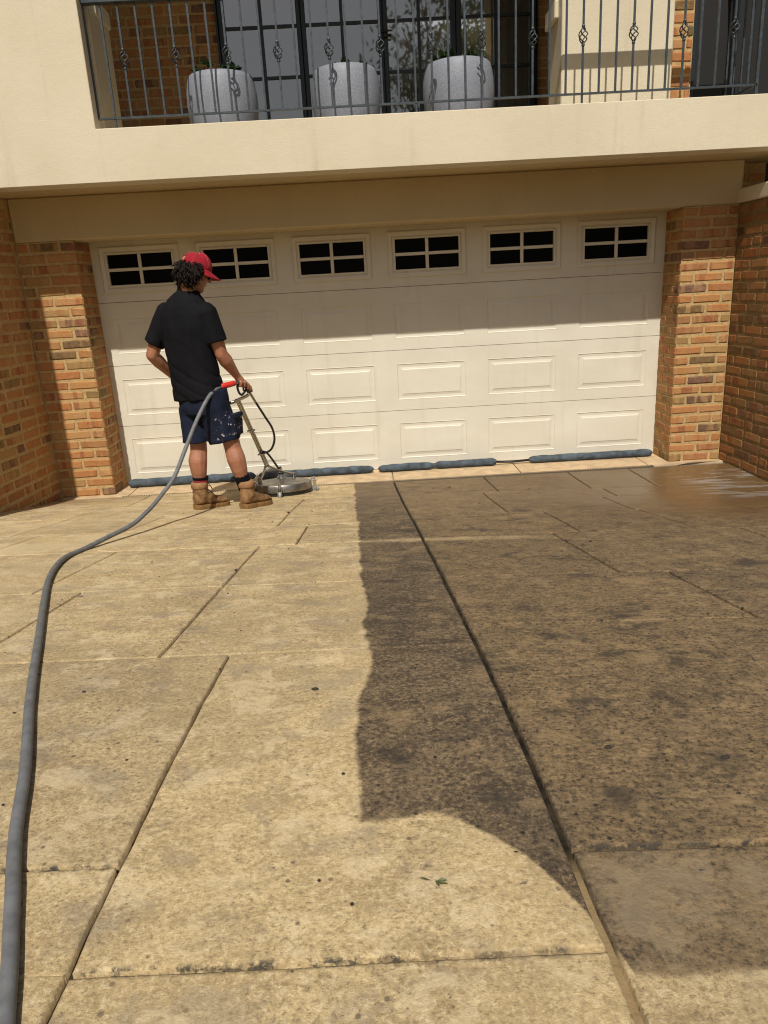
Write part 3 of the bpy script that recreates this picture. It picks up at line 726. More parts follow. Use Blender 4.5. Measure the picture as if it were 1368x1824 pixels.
# ------------------------------------------------------------------ balustrade
bal = empty('balustrade', (2.5, -.8, 2.733)); B0 = Vector((2.5, -.8, 2.733))
tag(bal, 'grey wrought iron balustrade with twisted basket balusters along the balcony', 'balustrade')
def bpart(name, mb, parent=bal, mat=None):
    mb.v = [tuple(Vector(p)-B0) for p in mb.v]; return mb.build(name, mat or MAT['rail'], parent)
ZB, ZT = 2.818, 3.500
m = MB(); m.b2(.470, 5.10, -.81, -.79, ZB-.012, ZB); bpart('bottom_rail', m)
m = MB(); m.b2(.470, 5.13, -.826, -.774, ZT, ZT+.042, .004); bpart('top_rail', m)
hw = .0065
plain = MB(); plain.b2(-hw, hw, -hw, hw, 0, ZT-ZB); plain = plain.mesh('baluster'); plain.materials.append(MAT['rail'])
bz0, bz1 = 3.112-ZB, 3.226-ZB
bb = MB(); bb.b2(-hw, hw, -hw, hw, 0, bz0-.004); bb.b2(-hw, hw, -hw, hw, bz1+.004, ZT-ZB); bb.sphere((0, 0, bz0), .0125, 10, 6); bb.sphere((0, 0, bz1), .0125, 10, 6)
bask = bb.mesh('baluster'); bask.materials.append(MAT['rail'])
kb = MB()
for q in range(4):
    pts = []
    for i in range(15):
        t = i/14; r = .004+.026*math.sin(math.pi*t)**.8; a = q*math.pi/2 + t*math.pi*1.25
        pts.append((r*math.cos(a), r*math.sin(a), bz0+.008+(bz1-bz0-.016)*t))
    kb.tube(pts, .0042, 6)
kb = kb.mesh('basket'); kb.materials.append(MAT['rail'])
for k in range(40):
    x = .5945+.1168*k
    if x > 5.05: break
    isb = (k % 3 == 1)
    o = obj('baluster', bask if isb else plain, None, bal, Vector((x, -.8, ZB))-B0)
    if isb: soft(o); obj('basket', kb, None, o, smooth=True, rz=random.uniform(0, 1.5))
for x, w_ in ((.478, .010), (5.10, .010)):
    m = MB(); m.b2(x-w_, x+w_, -.81, -.79, ZB if x < 1 else 2.70, ZT); bpart('end_post', m)
for x in (.5945+.1168*0, .5945+.1168*9, .5945+.1168*18, .5945+.1168*28):
    m = MB(); m.b2(x-hw, x+hw, -.8065, -.7935, 2.72, ZB-.0125); bpart('foot', m)
m = MB(); m.b2(5.09, 5.11, -.788, .05, ZB-.012, ZB); bpart('return_rail', m)
m = MB(); m.b2(5.075, 5.127, -.772, .05, ZT, ZT+.042); bpart('return_rail', m)
for k in range(1, 7):
    m = MB(); y = -.8+.1168*k; m.b2(5.10-hw, 5.10+hw, y-hw, y+hw, ZB, ZT); bpart('baluster', m)

# ------------------------------------------------------------------ balcony pots with succulents
def succ(loc, n, seed, label):
    rnd = random.Random(seed); root = empty('succulent', loc); tag(root, label, 'plant', 'succulents in the balcony pots')
    for _ in range(n):
        m = MB()
        a = rnd.uniform(0, 6.28); r = rnd.uniform(.08, .215)
        c = Vector((r*math.cos(a), r*math.sin(a), rnd.uniform(-.01, .03)))
        for k in range(13):
            b = rnd.uniform(0, 6.28); el = rnd.uniform(.25, 1.3); L = rnd.uniform(.03, .058)
            d = Vector((math.cos(b)*math.cos(el), math.sin(b)*math.cos(el), math.sin(el))); sd_ = Vector((-math.sin(b), math.cos(b), 0))
            w = L*.30
            m.add([c, c+d*L*.5+sd_*w, c+d*L, c+d*L*.5-sd_*w, c+d*L*.55+Vector((0, 0, w*.6))], [(0, 1, 4), (1, 2, 4), (2, 3, 4), (3, 0, 4)])
        m.build('rosette', MAT['leaf'], root)
    return root
prof = [(.0, 0), (.185, 0), (.20, .01), (.235, .12), (.262, .26), (.272, .38), (.268, .48), (.256, .56), (.244, .603), (.236, .612), (.226, .604), (.225, .56)]
me0 = MB(); me0.lathe(prof, 40); me_pot = me0.mesh('planter_pot')
me_pot.materials.append(MAT['pot'])
sm = MB(); sm.lathe([(.0, .566), (.226, .57)], 32); sm = sm.mesh('soil'); sm.materials.append(MAT['soil'])
for x, lb, pl, sc, nn in ((1.297, 'round grey speckled pot nearest the brick wall on the balcony', 'low green succulent spilling over the pot by the brick wall', 1.0, 16), (2.209, 'round grey speckled pot in the middle of the balcony', 'small green succulent barely showing above the middle pot', .985, 6), (3.04, 'round grey speckled pot nearest the cream pillar on the balcony', 'green leafy succulent in the pot nearest the cream pillar', 1.02, 22)):
    y = -.455
    p = obj('planter_pot', me_pot, None, None, (x, y, 2.622), True); p.scale = (sc*.95, sc*.95, .81); tag(p, lb, 'plant pot', 'round grey pots on the balcony'); soft(p, 50)
    obj('soil', sm, None, p)
    succ((x, y, 2.622+.505), nn, int(x*100), pl)

# ------------------------------------------------------------------ absorbent socks along the door
def door_sock(x0, x1, y0, y1, r, label, seed, pinch=None):
    rnd = random.Random(seed); n = 64; rings = []
    for i in range(n+1):
        t = i/n; x = x0+(x1-x0)*t; y = y0+(y1-y0)*t
        e = min(t, 1-t)*(x1-x0)
        rr = r*min(1, (e/.05+.0001)**.45) if e < .05 else r
        rr *= 1+.10*mnoise.noise(Vector((x*6, seed, 0)))
        if pinch:
            rr *= 1-.42*math.exp(-((x-pinch)/.028)**2)
        ring = []
        for k in range(16):
            a = 2*math.pi*k/16
            q = rr*(1+.17*mnoise.noise(Vector((x*16+math.cos(a), math.sin(a)*1.5, seed*3))))
            zz = math.sin(a)*q
            ring.append((x, y+math.cos(a)*q*1.06, max(-.0, r*.92+zz*.95)))
        rings.append(ring)
    m = MB(); m.loft(rings); o = m.build('absorbent_sock', MAT['sock'], None, None, True)
    return tag(o, label, 'absorbent sock', 'blue grey socks along the garage door')
door_sock(.045, 1.19, -.135, -.115, .040, 'blue grey fabric sock at the foot of the door, partly hidden by the man', 1)
door_sock(1.21, 2.255, -.115, -.11, .037, 'blue grey fabric sock along the door directly behind the steel cleaner', 2)
door_sock(2.285, 3.375, -.11, -.10, .036, 'blue grey fabric sock with a pinched crease left of the bare black cord', 3, 2.80)
door_sock(3.65, 4.79, -.10, -.10, .036, 'blue grey fabric sock ending against the right brick pier', 4)
m = MB(); m.tube([(3.37, -.10, .03), (3.50, -.095, .022), (3.66, -.10, .03)], .011, 8); m.tube([(3.37, -.085, .03), (3.5, -.08, .026), (3.66, -.085, .03)], .006, 6)
tag(m.build('tie_cord', MAT['rubber'], None, None, True), 'short black cord bridging the gap between two fabric socks', 'cord')

# ------------------------------------------------------------------ water by the right wall
def sheet(name, polys, mat, label, cat, lift=.006):
    m = MB()
    for P in polys:
        m.add([(x, y, gz(x, y)+lift) for x, y in P], [tuple(range(len(P)))])
    return tag(m.build(name, mat), label, cat, kind='structure')
def streak(x0, y0, x1, y1, w, n=22, seed=0):
    up, dn = [], []
    for i in range(n+1):
        t = i/n; x = x0+(x1-x0)*t; y = y0+(y1-y0)*t
        ww = w*math.sin(math.pi*min(1, max(.0, t)))**.6*(1+.5*mnoise.noise(Vector((x*5, y*7, seed))))
        o_ = .03*mnoise.noise(Vector((x*3, y*2, seed+9)))
        up.append((x, y+o_+ww)); dn.append((x, y+o_-ww*.7))
    return up+dn[::-1]
def strip_mesh(name, streaks, mat, label, cat, lift):
    m = MB()
    for P in streaks:
        n = len(P)//2
        vs_ = [(x, y, gz(x, y)+lift) for x, y in P]
        m.add(vs_, [(i, i+1, 2*n-2-i, 2*n-1-i) for i in range(n-1)])
    o = m.build(name, mat, None, None, True); return tag(o, label, cat, kind='structure')
strip_mesh('suds', [streak(4.66, -.455, 5.26, -.425, .010, 40, 16)], MAT['foam'], 'pale suds drying along the foot of the right pier', 'suds', .010)

# ------------------------------------------------------------------ grey pressure hose
def smooth_path(P, n=8):
    P = [Vector(p) for p in P]; out = []
    for i in range(len(P)-1):
        a, b, c, d = P[max(i-1, 0)], P[i], P[i+1], P[min(i+2, len(P)-1)]
        for k in range(n):
            t = k/n; out.append(.5*((2*b)+(c-a)*t+(2*a-5*b+4*c-d)*t*t+(3*b-a-3*c+d)*t**3))
    out.append(P[-1]); return out
HR = .0132
gp = [(2.05, -6.9), (1.80, -6.05), (1.66, -5.67), (1.59, -5.50), (1.50, -5.29), (1.42, -5.07), (1.27, -4.71), (1.10, -4.28), (.92, -3.83), (.79, -3.49), (.71, -3.23), (.672, -3.02)]
hp = [(x, y, gz(x, y)+HR) for x, y in gp] + [(.683, -2.83, .342), (.745, -2.63, .338), (.822, -2.42, .342), (.877, -2.22, .378), (.921, -2.08, .430), (.978, -1.98, .505), (1.031, -1.82, .650), (1.098, -1.70, .810), (1.168, -1.60, .940), (1.210, -1.53, .985), (1.247, -1.46, 1.000)]
hose = empty('pressure_hose', (.8, -3.4, gz(.8, -3.4))); HH = Vector(hose.location)
tag(hose, 'long grey pressure washer hose lying over the driveway up to the man', 'hose')
m = MB(); m.tube([Vector(p)-HH for p in smooth_path(hp, 8)], HR, 14); m.build('tube', MAT['hose'], hose, None, True)
m = MB()
a, b = Vector((1.239, -1.475, 1.000)), Vector((1.322, -1.39, 1.008))
m.tube([(a+(b-a)*t)-HH for t in (0, .04, .3, .6, .96, 1)], [.016, .0195, .020, .020, .0185, .016], 14); soft(m.build('red_grip', MAT['red_rubber'], hose), 50)
m = MB(); m.tube([(b)-HH, (b+(b-a).normalized()*.022)-HH], .013, 6); m.build('coupling', MAT['zinc'], hose)

# ------------------------------------------------------------------ surface cleaner
CX, CY = 1.495, -.735; CZ = gz(CX, CY)
sc = empty('surface_cleaner', (CX, CY, CZ)); S0 = Vector((CX, CY, CZ))
tag(sc, 'round stainless steel surface cleaner on castors, pushed by the man', 'surface cleaner')
def cpart(name, mb, mat, parent=sc, smooth=True, ang=40):
    if name in ('deck', 'brush_skirt', 'swivel_hub', 'swivel_collar', 'castor', 'wheel', 'shaft_socket'): mb.v = [(p[0], p[1], p[2]+.105*(CY-p[1])-.012) for p in mb.v]
    mb.v = [tuple(Vector(p)-S0) for p in mb.v]; o = mb.build(name, mat, parent)
    return soft(o, ang) if smooth else o
R = .235
m = MB(); tilt = .03
ring = lambda rr, z: [Vector((CX+rr*math.cos(a)*(1+.02*math.cos(3*a)), CY+rr*math.sin(a), CZ+z)) for a in [2*math.pi*k/56 for k in range(56)]]
m.loft([ring(R, .048), ring(R, .098), ring(R-.006, .107), ring(R-.03, .111), ring(.10, .118), ring(.06, .137)]); cpart('deck', m, MAT['steel'])
m = MB(); m.loft([ring(R-.012, .012), ring(R-.008, .049)], False); cpart('brush_skirt', m, MAT['rubber'])
m = MB(); m.lathe([(.034, .137), (.034, .150), (.026, .152), (.026, .168), (.018, .170), (.018, .186), (.011, .188), (.011, .225)], 16, (CX, CY, CZ), cap=True); cpart('swivel_hub', m, MAT['zinc'])
m = MB(); m.lathe([(.022, .170), (.022, .184)], 16, (CX, CY, CZ), cap=True); cpart('swivel_collar', m, MAT['black_plastic'])
for an in (rad(-88), rad(8), rad(150), rad(-150)):
    d = Vector((math.cos(an), math.sin(an), 0)); t = Vector((-d.y, d.x, 0)); c = Vector((CX, CY, CZ))+d*(R+.028)
    Rm = Matrix((d, t, Vector((0, 0, 1)))).transposed()
    m = MB(); m.box(c+Vector((0, 0, .098)), (.05, .036, .006), Rm); m.box(c-d*.012+Vector((0, 0, .112)), (.03, .02, .03), Rm, .003); m.tube([c+Vector((0, 0, .075)), c+Vector((0, 0, .13))], .008, 8)
    for s_ in (-1, 1): m.box(c+t*s_*.015+Vector((0, 0, .060)), (.026, .004, .066), Rm)
    ck = cpart('castor', m, MAT['zinc'], ang=30)
    m = MB(); c2 = c+Vector((0, 0, .033)); rings_ = []
    for off, rr in ((-.010, .026), (-.008, .031), (.008, .031), (.010, .026)): rings_.append([c2+t*off+(d*math.cos(a)+Vector((0, 0, 1))*math.sin(a))*rr for a in [2*math.pi*k/20 for k in range(20)]])
    m.loft(rings_); cpart('wheel', m, MAT['caster'], ck)
split = Vector((1.405, -.86, .285))
m = MB()
top = Vector((1.300, -1.262, .890))
up = split + (top-split)*.98
sidev = Vector((.80, .55, 0)).normalized()
for s_ in (-1, 1):
    foot = Vector((1.327, -.81, .150)) if s_ < 0 else Vector((1.585, -.64, .150))
    m.tube(smooth_path([up+sidev*s_*.0105, split+sidev*s_*.0105+Vector((-.008, -.02, .05)), split+sidev*s_*.018, split+(foot-split)*.55+Vector((0, 0, .0)), foot, foot-Vector((0, 0, .045))], 6), .0088, 10)
for t_ in (.20, .56): m.tube([split+(up-split)*t_-sidev*.03, split+(up-split)*t_+sidev*.03], .0075, 8)
cpart('handle_shaft', m, MAT['tube_steel'])
for foot in (Vector((1.327, -.81, .1)), Vector((1.585, -.64, .1))):
    m = MB(); m.tube([Vector((foot.x, foot.y, CZ+.110)), Vector((foot.x, foot.y, CZ+.165))], .017, 12); cpart('shaft_socket', m, MAT['steel'])
m = MB(); m.tube([(1.18, -1.315, .842), (1.285, -1.300, .868), (1.372, -1.285, .900), (1.392, -1.28, .912)], .012, 10); cpart('handle_bar', m, MAT['tube_steel'])
m = MB(); lance = smooth_path([(1.398, -1.292, .930), (1.407, -1.27, .905), (1.425, -1.22, .845)], 4); m.tube(lance, .0095, 8); cpart('lance', m, MAT['tube_steel'])
m = MB()
m.tube(smooth_path([(1.425, -1.22, .845), (1.470, -1.13, .720), (1.502, -1.05, .620), (1.504, -1.0, .525), (1.470, -.97, .447), (1.420, -.955, .418), (1.368, -.945, .428)], 8), .0085, 10)
m.tube(smooth_path([(1.385, -.945, .428), (1.425, -.92, .405), (1.455, -.85, .33), (1.480, -.77, .25), (CX, CY, CZ+.215)], 8), .0085, 10)
cpart('whip_hose', m, MAT['rubber'])
# trigger gun held in the right hand
m = MB()
gb = [(1.335, -1.375, 1.010), (1.352, -1.352, 1.020), (1.375, -1.325, 1.005), (1.398, -1.295, .965), (1.405, -1.285, .930)]
m.tube(smooth_path(gb, 5), [.013]*6+[.016]*9+[.019]*6, 10)
m.box((1.392, -1.30, .962), (.040, .034, .075), Matrix.Rotation(rad(-24), 3, 'Y'), .008)
m.tube(smooth_path([(1.338, -1.372, 1.005), (1.333, -1.372, .975), (1.340, -1.368, .938), (1.354, -1.352, .921), (1.370, -1.335, .935), (1.385, -1.315, .955)], 6), [.0085]*31, 8)
m.tube(smooth_path([(1.388, -1.308, .985), (1.368, -1.328, .972), (1.366, -1.330, .945)], 5), .0065, 8)
cpart('trigger_gun', m, MAT['black_plastic'])

# ------------------------------------------------------------------ the man
man = empty('person', (1.12, -1.43, gz(1.12, -1.43))); P0 = Vector(man.location)
tag(man, 'man in black polo, navy shorts, red cap and tan boots pushing the surface cleaner', 'person')
V = Vector
def mpart(o): 
    return o
PHI = rad(34)
rt = V((math.cos(PHI), -math.sin(PHI), 0)); fw = V((math.sin(PHI), math.cos(PHI), 0)); UP = V((0, 0, 1))
def off(mb): mb.v = [tuple(V(p)-P0) for p in mb.v]; return mb
HC = V((1.143, -1.405, 1.748))
PH = rad(58); PT = rad(24)
hr = V((math.cos(PH), -math.sin(PH), 0)); h0 = V((math.sin(PH), math.cos(PH), 0))
hf = h0*math.cos(PT)-UP*math.sin(PT); hu = UP*math.cos(PT)+h0*math.sin(PT)
def H(a, b, c): return HC+hr*a+hf*b+hu*c
hax = (hr, hf, hu)
sh_l, sh_r = V((.893, -1.325, 1.500)), V((1.214, -1.500, 1.488))
el_l, el_r = V((.765, -1.330, 1.225)), V((1.268, -1.475, 1.215))
wr_l, wr_r = V((.862, -1.165, 1.045)), V((1.338, -1.362, 1.052))
hip_l, hip_r = V((1.02, -1.375, .93)), V((1.178, -1.47, .93))
kn_l, kn_r = V((1.022, -1.41, .600)), V((1.262, -1.468, .615))
an_l, an_r = V((1.000, -1.432, .215)), V((1.336, -1.464, .215))
b = MB()
# trunk under the clothes
b.capsules([(V((1.10, -1.42, .95)), .13), (V((1.07, -1.42, 1.15)), .12), (V((1.055, -1.41, 1.36)), .13), (V((1.065, -1.41, 1.50)), .085)])
# neck and head
b.capsules([(V((1.065, -1.412, 1.52)), .062), (V((1.085, -1.410, 1.60)), .056), (H(0, -.028, -.060), .056)])
b.sphere(H(0, -.012, .030), (.077, .095, .092), 16, 12, hax)
b.sphere(H(0, .035, -.035), (.062, .062, .085), 14, 10, hax)
b.sphere(H(0, .062, -.088), (.030, .026, .026), 10, 8, hax)
b.capsules([(H(.045, .01, -.070), .022), (H(.012, .066, -.094), .022)], 8); b.capsules([(H(-.045, .01, -.070), .022), (H(-.012, .066, -.094), .022)], 8)
b.capsules([(H(0, .094, .018), .010), (H(0, .112, -.016), .014)], 8)
b.sphere(H(0, .088, -.058), (.026, .012, .010), 8, 6, hax)
for s_ in (-1, 1):
    b.sphere(H(s_*.080, -.008, -.006), (.012, .022, .034), 10, 8, hax)
    b.sphere(H(s_*.033, .080, .014), (.020, .010, .010), 8, 6, hax)
# arms
def arm(sh, el, wr, k=1.0):
    m_ = el+(wr-el)*.28
    b.capsules([(sh, .060), (sh+(el-sh)*.45, .053), (el, .043), (m_, .046*k), (el+(wr-el)*.65, .036), (wr, .0265)])
arm(sh_l, el_l, wr_l); arm(sh_r, el_r, wr_r, 1.06)
# legs
def leg(hip, kn, an, calf):
    b.capsules([(hip, .080), (hip+(kn-hip)*.5, .066), (kn+V((0, 0, .02)), .060), (kn+(an-kn)*.12, .060), (kn+(an-kn)*.30+calf, .067), (kn+(an-kn)*.48+calf*.8, .059), (kn+(an-kn)*.72, .040), (an, .037)])
leg(hip_l, kn_l, an_l, V((-.008, -.016, 0))); leg(hip_r, kn_r, an_r, V((.004, -.018, 0)))
# right hand round the gun handle
hd = (V((1.398, -1.292, .965))-wr_r).normalized()
palm = wr_r+V((.018, .022, -.040))
b.capsules([(wr_r, .0265), (wr_r+V((.012, .012, -.024)), .029), (palm, .030)])
across = V((.62, .78, .02)).normalized()
kn0 = palm+V((.014, -.004, -.016))
gun_c = [V((1.345, -1.362, 1.004)), V((1.366, -1.336, 1.000)), V((1.384, -1.314, .982)), V((1.396, -1.298, .960))]
outw = V((.78, -.62, .05)).normalized()
for i, (ln, rr) in enumerate(((.9, .0094), (1.0, .0100), (1.0, .0100), (.85, .0090))):
    g0 = gun_c[3-i]
    k1 = palm+across*(.020-.0135*i)+outw*.016+V((0, 0, -.006))
    k2 = g0+outw*.028+V((0, 0, .004)); k3 = g0+outw*.018+V((0, 0, -.024*ln)); k4 = g0-outw*.006+V((0, 0, -.026*ln))
    b.capsules([(palm+across*(.010-.007*i), .014), (k1, rr*1.1), (k2, rr), (k3, rr*.95), (k4, rr*.85)], 8)
t0 = palm-outw*.012+across*.012; b.capsules([(wr_r+V((.01, .016, -.02)), .014), (t0+V((.012, .01, -.01)), .0115), (t0+V((.030, .026, -.022)), .0100), (gun_c[3]-outw*.018+V((.006, .008, -.012)), .0088)], 8)
# left hand, relaxed in front of the waist
lp = wr_l+V((.040, .022, -.045))
b.capsules([(wr_l, .0265), (wr_l+V((.02, .01, -.02)), .028), (lp, .028)])
for i, ln in enumerate((.85, .95, 1.0, .9)):
    o_ = V((-.012, .02, .012))*(i-1.5)
    b.capsules([(lp+o_, .013), (lp+o_*1.1+V((.026, .012, -.030))*ln, .0098), (lp+o_*1.1+V((.052, .012, -.046))*ln, .0092), (lp+o_+V((.066, .002, -.062))*ln, .0082)], 8)
b.capsules([(wr_l+V((.02, .02, -.01)), .014), (lp+V((.03, .03, .008)), .0105), (lp+V((.055, .035, -.008)), .009)], 8)
body = remesh('body', off(b), MAT['skin'], .0052, 4, man)

def ell(c, a, d, n=28, e=2.3, r=rt, f=fw, tz=0.0):
    out = []
    for k in range(n):
        an = 2*math.pi*k/n; ca, sa = math.cos(an), math.sin(an)
        x = math.copysign(abs(ca)**(2/e), ca); y = math.copysign(abs(sa)**(2/e), sa)
        out.append(V(c)+r*(a*x)+f*(d*y)+UP*(tz*x))
    return out
# polo shirt
s = MB()
rings = [ell((1.075, -1.415, .918), .198, .142, tz=.012), ell((1.072, -1.415, .96), .196, .140), ell((1.062, -1.415, 1.08), .186, .134), ell((1.053, -1.415, 1.20), .187, .134), ell((1.050, -1.41, 1.30), .196, .138), ell((1.050, -1.41, 1.40), .202, .136), ell((1.052, -1.41, 1.48), .196, .126), ell((1.056, -1.405, 1.54), .172, .112), ell((1.062, -1.402, 1.585), .128, .094), ell((1.069, -1.40, 1.622), .086, .076), ell((1.076, -1.398, 1.640), .066, .064)]
s.loft(rings)
def sleeve(sh, cuff, r0, r1):
    ax = (cuff-sh).normalized(); s.sphere(sh, r0, 14, 10); s.tube([sh-ax*.02, sh+(cuff-sh)*.4, cuff], [r0, r0*1.0, r1], 18)
sleeve(sh_l+V((.012, 0, -.005)), V((.783, -1.330, 1.298)), .074, .070); sleeve(sh_r+V((-.008, 0, -.005)), V((1.247, -1.488, 1.298)), .074, .073)
def folds(co, n):
    p = co+P0
    z = p.z
    f_ = .010*mnoise.noise(V((p.x*9, p.y*9, z*3.0)))+.0055*mnoise.noise(V((p.x*20+3, p.y*20, z*6)))
    dr = abs(math.sin((p.x*1.1+z*1.6)*16+2.5*mnoise.noise(V((p.x*4, p.y*4, z*4)))))
    f_ += -.007*(1-dr)**2*min(1, max(0, (1.45-z)*3))
    return co+n*f_
shirt = remesh('polo_shirt', off(s), MAT['shirt'], .0075, 3, man, folds)
m = MB(); col_r = []
nb = V((1.079, -1.399, 1.628))
for (dz, a_, d_) in ((.030, .063, .060), (.036, .066, .063), (.004, .079, .075), (-.010, .084, .080)):
    col_r.append([p_ for p_ in ell(nb+V((.004, .004, dz)), a_, d_, 28, 2.0, tz=-.004)])
m.loft(col_r, False); co_ = soft(off(m).build('collar', MAT['shirt'], man), 60)
so = co_.modifiers.new('s', 'SOLIDIFY'); so.thickness = .003
# work shorts
s = MB()
s.loft([ell((1.105, -1.42, .985), .178, .130), ell((1.103, -1.42, .93), .186, .138), ell((1.102, -1.42, .87), .190, .140), ell((1.102, -1.42, .82), .186, .134)])
def sleg(c0, c1, a0, a1, d0, d1, tz):
    s.loft([ell(c0+(c1-c0)*t, a0+(a1-a0)*t, d0+(d1-d0)*t, 24, 2.2, tz=tz*t) for t in (0, .35, .7, .96, 1)])
sleg(V((1.015, -1.375, .86)), V((1.018, -1.412, .622)), .092, .096, .110, .098, .0)
sleg(V((1.180, -1.462, .86)), V((1.222, -1.462, .618)), .100, .112, .115, .106, .022)
s.box((1.318, -1.478, .735), (.040, .12, .15), Matrix.Rotation(rad(-20), 3, 'Z'), .008)
def sfold(co, n):
    p = co+P0; return co+n*(.006*mnoise.noise(V((p.x*12, p.y*12, p.z*7)))+.003*mnoise.noise(V((p.x*26, p.y*26, p.z*18))))
remesh('work_shorts', off(s), MAT['shorts'], .0075, 2, man, sfold)
m = MB(); m.box((1.328, -1.482, .803), (.036, .118, .030), Matrix.Rotation(rad(-20), 3, 'Z'), .006); off(m).build('pocket_flap', MAT['shorts'], man)
# socks and boots
for kn_, an, heel, toe, two in ((kn_l, an_l, V((.958, -1.470, 0)), V((1.150, -1.285, 0)), True), (kn_r, an_r, V((1.305, -1.512, 0)), V((1.462, -1.300, 0)), False)):
    d = (toe-heel); Lb = d.length; d.normalize(); w = V((d.y, -d.x, 0))
    zg = gz(heel.x, heel.y); zt = gz(toe.x, toe.y)
    def Q(t, sd, z): 
        p = heel+d*(t*Lb)+w*sd; return V((p.x, p.y, zg+(zt-zg)*t+z))
    ac = heel+d*.068
    lx = lambda t: kn_+(an-kn_)*t
    m = MB(); m.tube([lx(1.0), lx(.85), lx(.74), lx(.66), lx(.61)], [.048, .048, .0495, .0530, .0560], 18); off(m).build('sock', MAT['sock_red'] if two else MAT['sock_black'], man, None, True)
    if two:
        m = MB(); m.tube([lx(.655), lx(.605)], [.0548, .0575], 18); off(m).build('sock_band', MAT['sock_black'], man, None, True)
    m = MB()
    sec_ = [(.0, .030, .030, .105), (.05, .043, .030, .135), (.16, .050, .030, .165), (.30, .050, .030, .155), (.42, .050, .030, .125), (.58, .055, .030, .098), (.74, .059, .030, .085), (.88, .054, .030, .075), (.97, .038, .030, .055), (1.0, .024, .030, .040)]
    rings_ = []
    for t, hw_, z0_, z1_ in sec_:
        ring_ = []
        for k in range(20):
            a = 2*math.pi*k/20; ca, sa = math.cos(a), math.sin(a)
            sd_ = math.copysign(abs(ca)**.75, ca)*hw_*(1 if sa < 0 else (1-.28*sa)); zz = (z0_+z1_)/2+math.copysign(abs(sa)**.75, sa)*(z1_-z0_)/2
            ring_.append(Q(t, sd_, zz))
        rings_.append(ring_)
    m.loft(rings_)
    m.tube([Q(.20, 0, .09), Q(.205, 0, .145), Q(.20, 0, .185)], [.056, .055, .056], 18)
    bt = remesh('boot', off(m), MAT['boot'], .006, 2, man, lambda co, n: co+n*.003*mnoise.noise(co*28))
    m = MB(); rr_ = []
    for z in (.172, .190, .196, .188, .165): 
        rr_.append([Q(.20, 0, z+.014*math.cos(a_*1.0)) + (d*math.cos(a_)+w*math.sin(a_))*(.0565+(.004 if .17 < z < .193 else 0)) for a_ in [2*math.pi*k/20 for k in range(20)]])
    m.tube([Q(.20, 0, .155), Q(.20, 0, .163), Q(.20, 0, .182), Q(.20, 0, .198), Q(.20, 0, .202)], [.056, .0605, .0600, .0570, .050], 20); off(m).build('collar', MAT['boot_collar'], bt, None, True)
    m = MB(); out_ = []
    for t, hw_ in ((-.02, .026), (.02, .044), (.10, .050), (.25, .050), (.38, .049), (.55, .056), (.72, .061), (.86, .057), (.96, .042), (1.02, .024)): out_.append((t, hw_))
    poly = [(t, h_) for t, h_ in out_] + [(t, -h_) for t, h_ in out_[::-1]]
    lo = [Q(t, h_, .002) for t, h_ in poly]; mi = [Q(t, h_*1.03, .026) for t, h_ in poly]; hi = [Q(t, h_*.98, .036) for t, h_ in poly]
    m.loft([lo, mi, hi])
    for t in (.05, .12, .19, .26, .50, .58, .66, .74, .82, .90):
        for s_ in (-1, 1):
            hw_ = float(np.interp(t, [q_[0] for q_ in out_], [q_[1] for q_ in out_])); m.box(Q(t, s_*(hw_-.003), .010), (.010, .012, .016), Matrix((d, w, UP)).transposed())
    off(m).build('sole', MAT['sole'], bt)
    m = MB()
    for t, z in ((.36, .158), (.42, .138), (.48, .122), (.54, .111)):
        m.tube(smooth_path([Q(t-.01, -.034, z-.016), Q(t, 0, z+.006), Q(t+.01, .034, z-.016)], 4), .0028, 6)
    m.tube(smooth_path([Q(.36, .02, .17), Q(.42, .05, .170), Q(.46, .062, .138)], 4), .0026, 6); m.tube(smooth_path([Q(.36, .01, .17), Q(.44, .02, .182), Q(.50, .03, .145)], 4), .0026, 6)
    off(m).build('laces', MAT['lace'], bt)
# hair: wavy locks over the back of the head
m = MB(); m.sphere(H(0, -.022, .008), (.083, .090, .090), 18, 12, hax)
rnd = random.Random(5)
for i in range(900):
    th = rnd.uniform(-.55, .55)*math.pi; el = rnd.uniform(-1.05, .5)
    base = H(0, -.02, .010)+(hr*math.sin(th)-hf*math.cos(th))*(.080*math.cos(el))+hu*(.078*math.sin(el))
    n_ = (base-H(0, -.02, .01)).normalized()
    if (base-HC).dot(hf) > .035: continue
    dn = (-UP*.8 + n_*.42+V((rnd.uniform(-.5, .5), rnd.uniform(-.5, .5), rnd.uniform(-.2, .3)))).normalized(); sdv = n_.cross(dn).normalized()
    L = rnd.uniform(.040, .082); ph = rnd.uniform(0, 6.28); cu = rnd.uniform(.004, .008)
    pts = [base+dn*(L*t)+n_*(.010*math.sin(t*3))+sdv*cu*math.sin(ph+t*4.6)+n_*cu*math.cos(ph+t*4.6) for t in (0, .2, .4, .6, .8, 1)]
    m.tube(pts, [.0038, .0044, .0042, .0036, .0026, .0010], 5, True)
m.sphere(H(0, -.026, .040), (.074, .076, .066), 16, 10, hax)
off(m).build('hair', MAT['hair'], man, None, True)
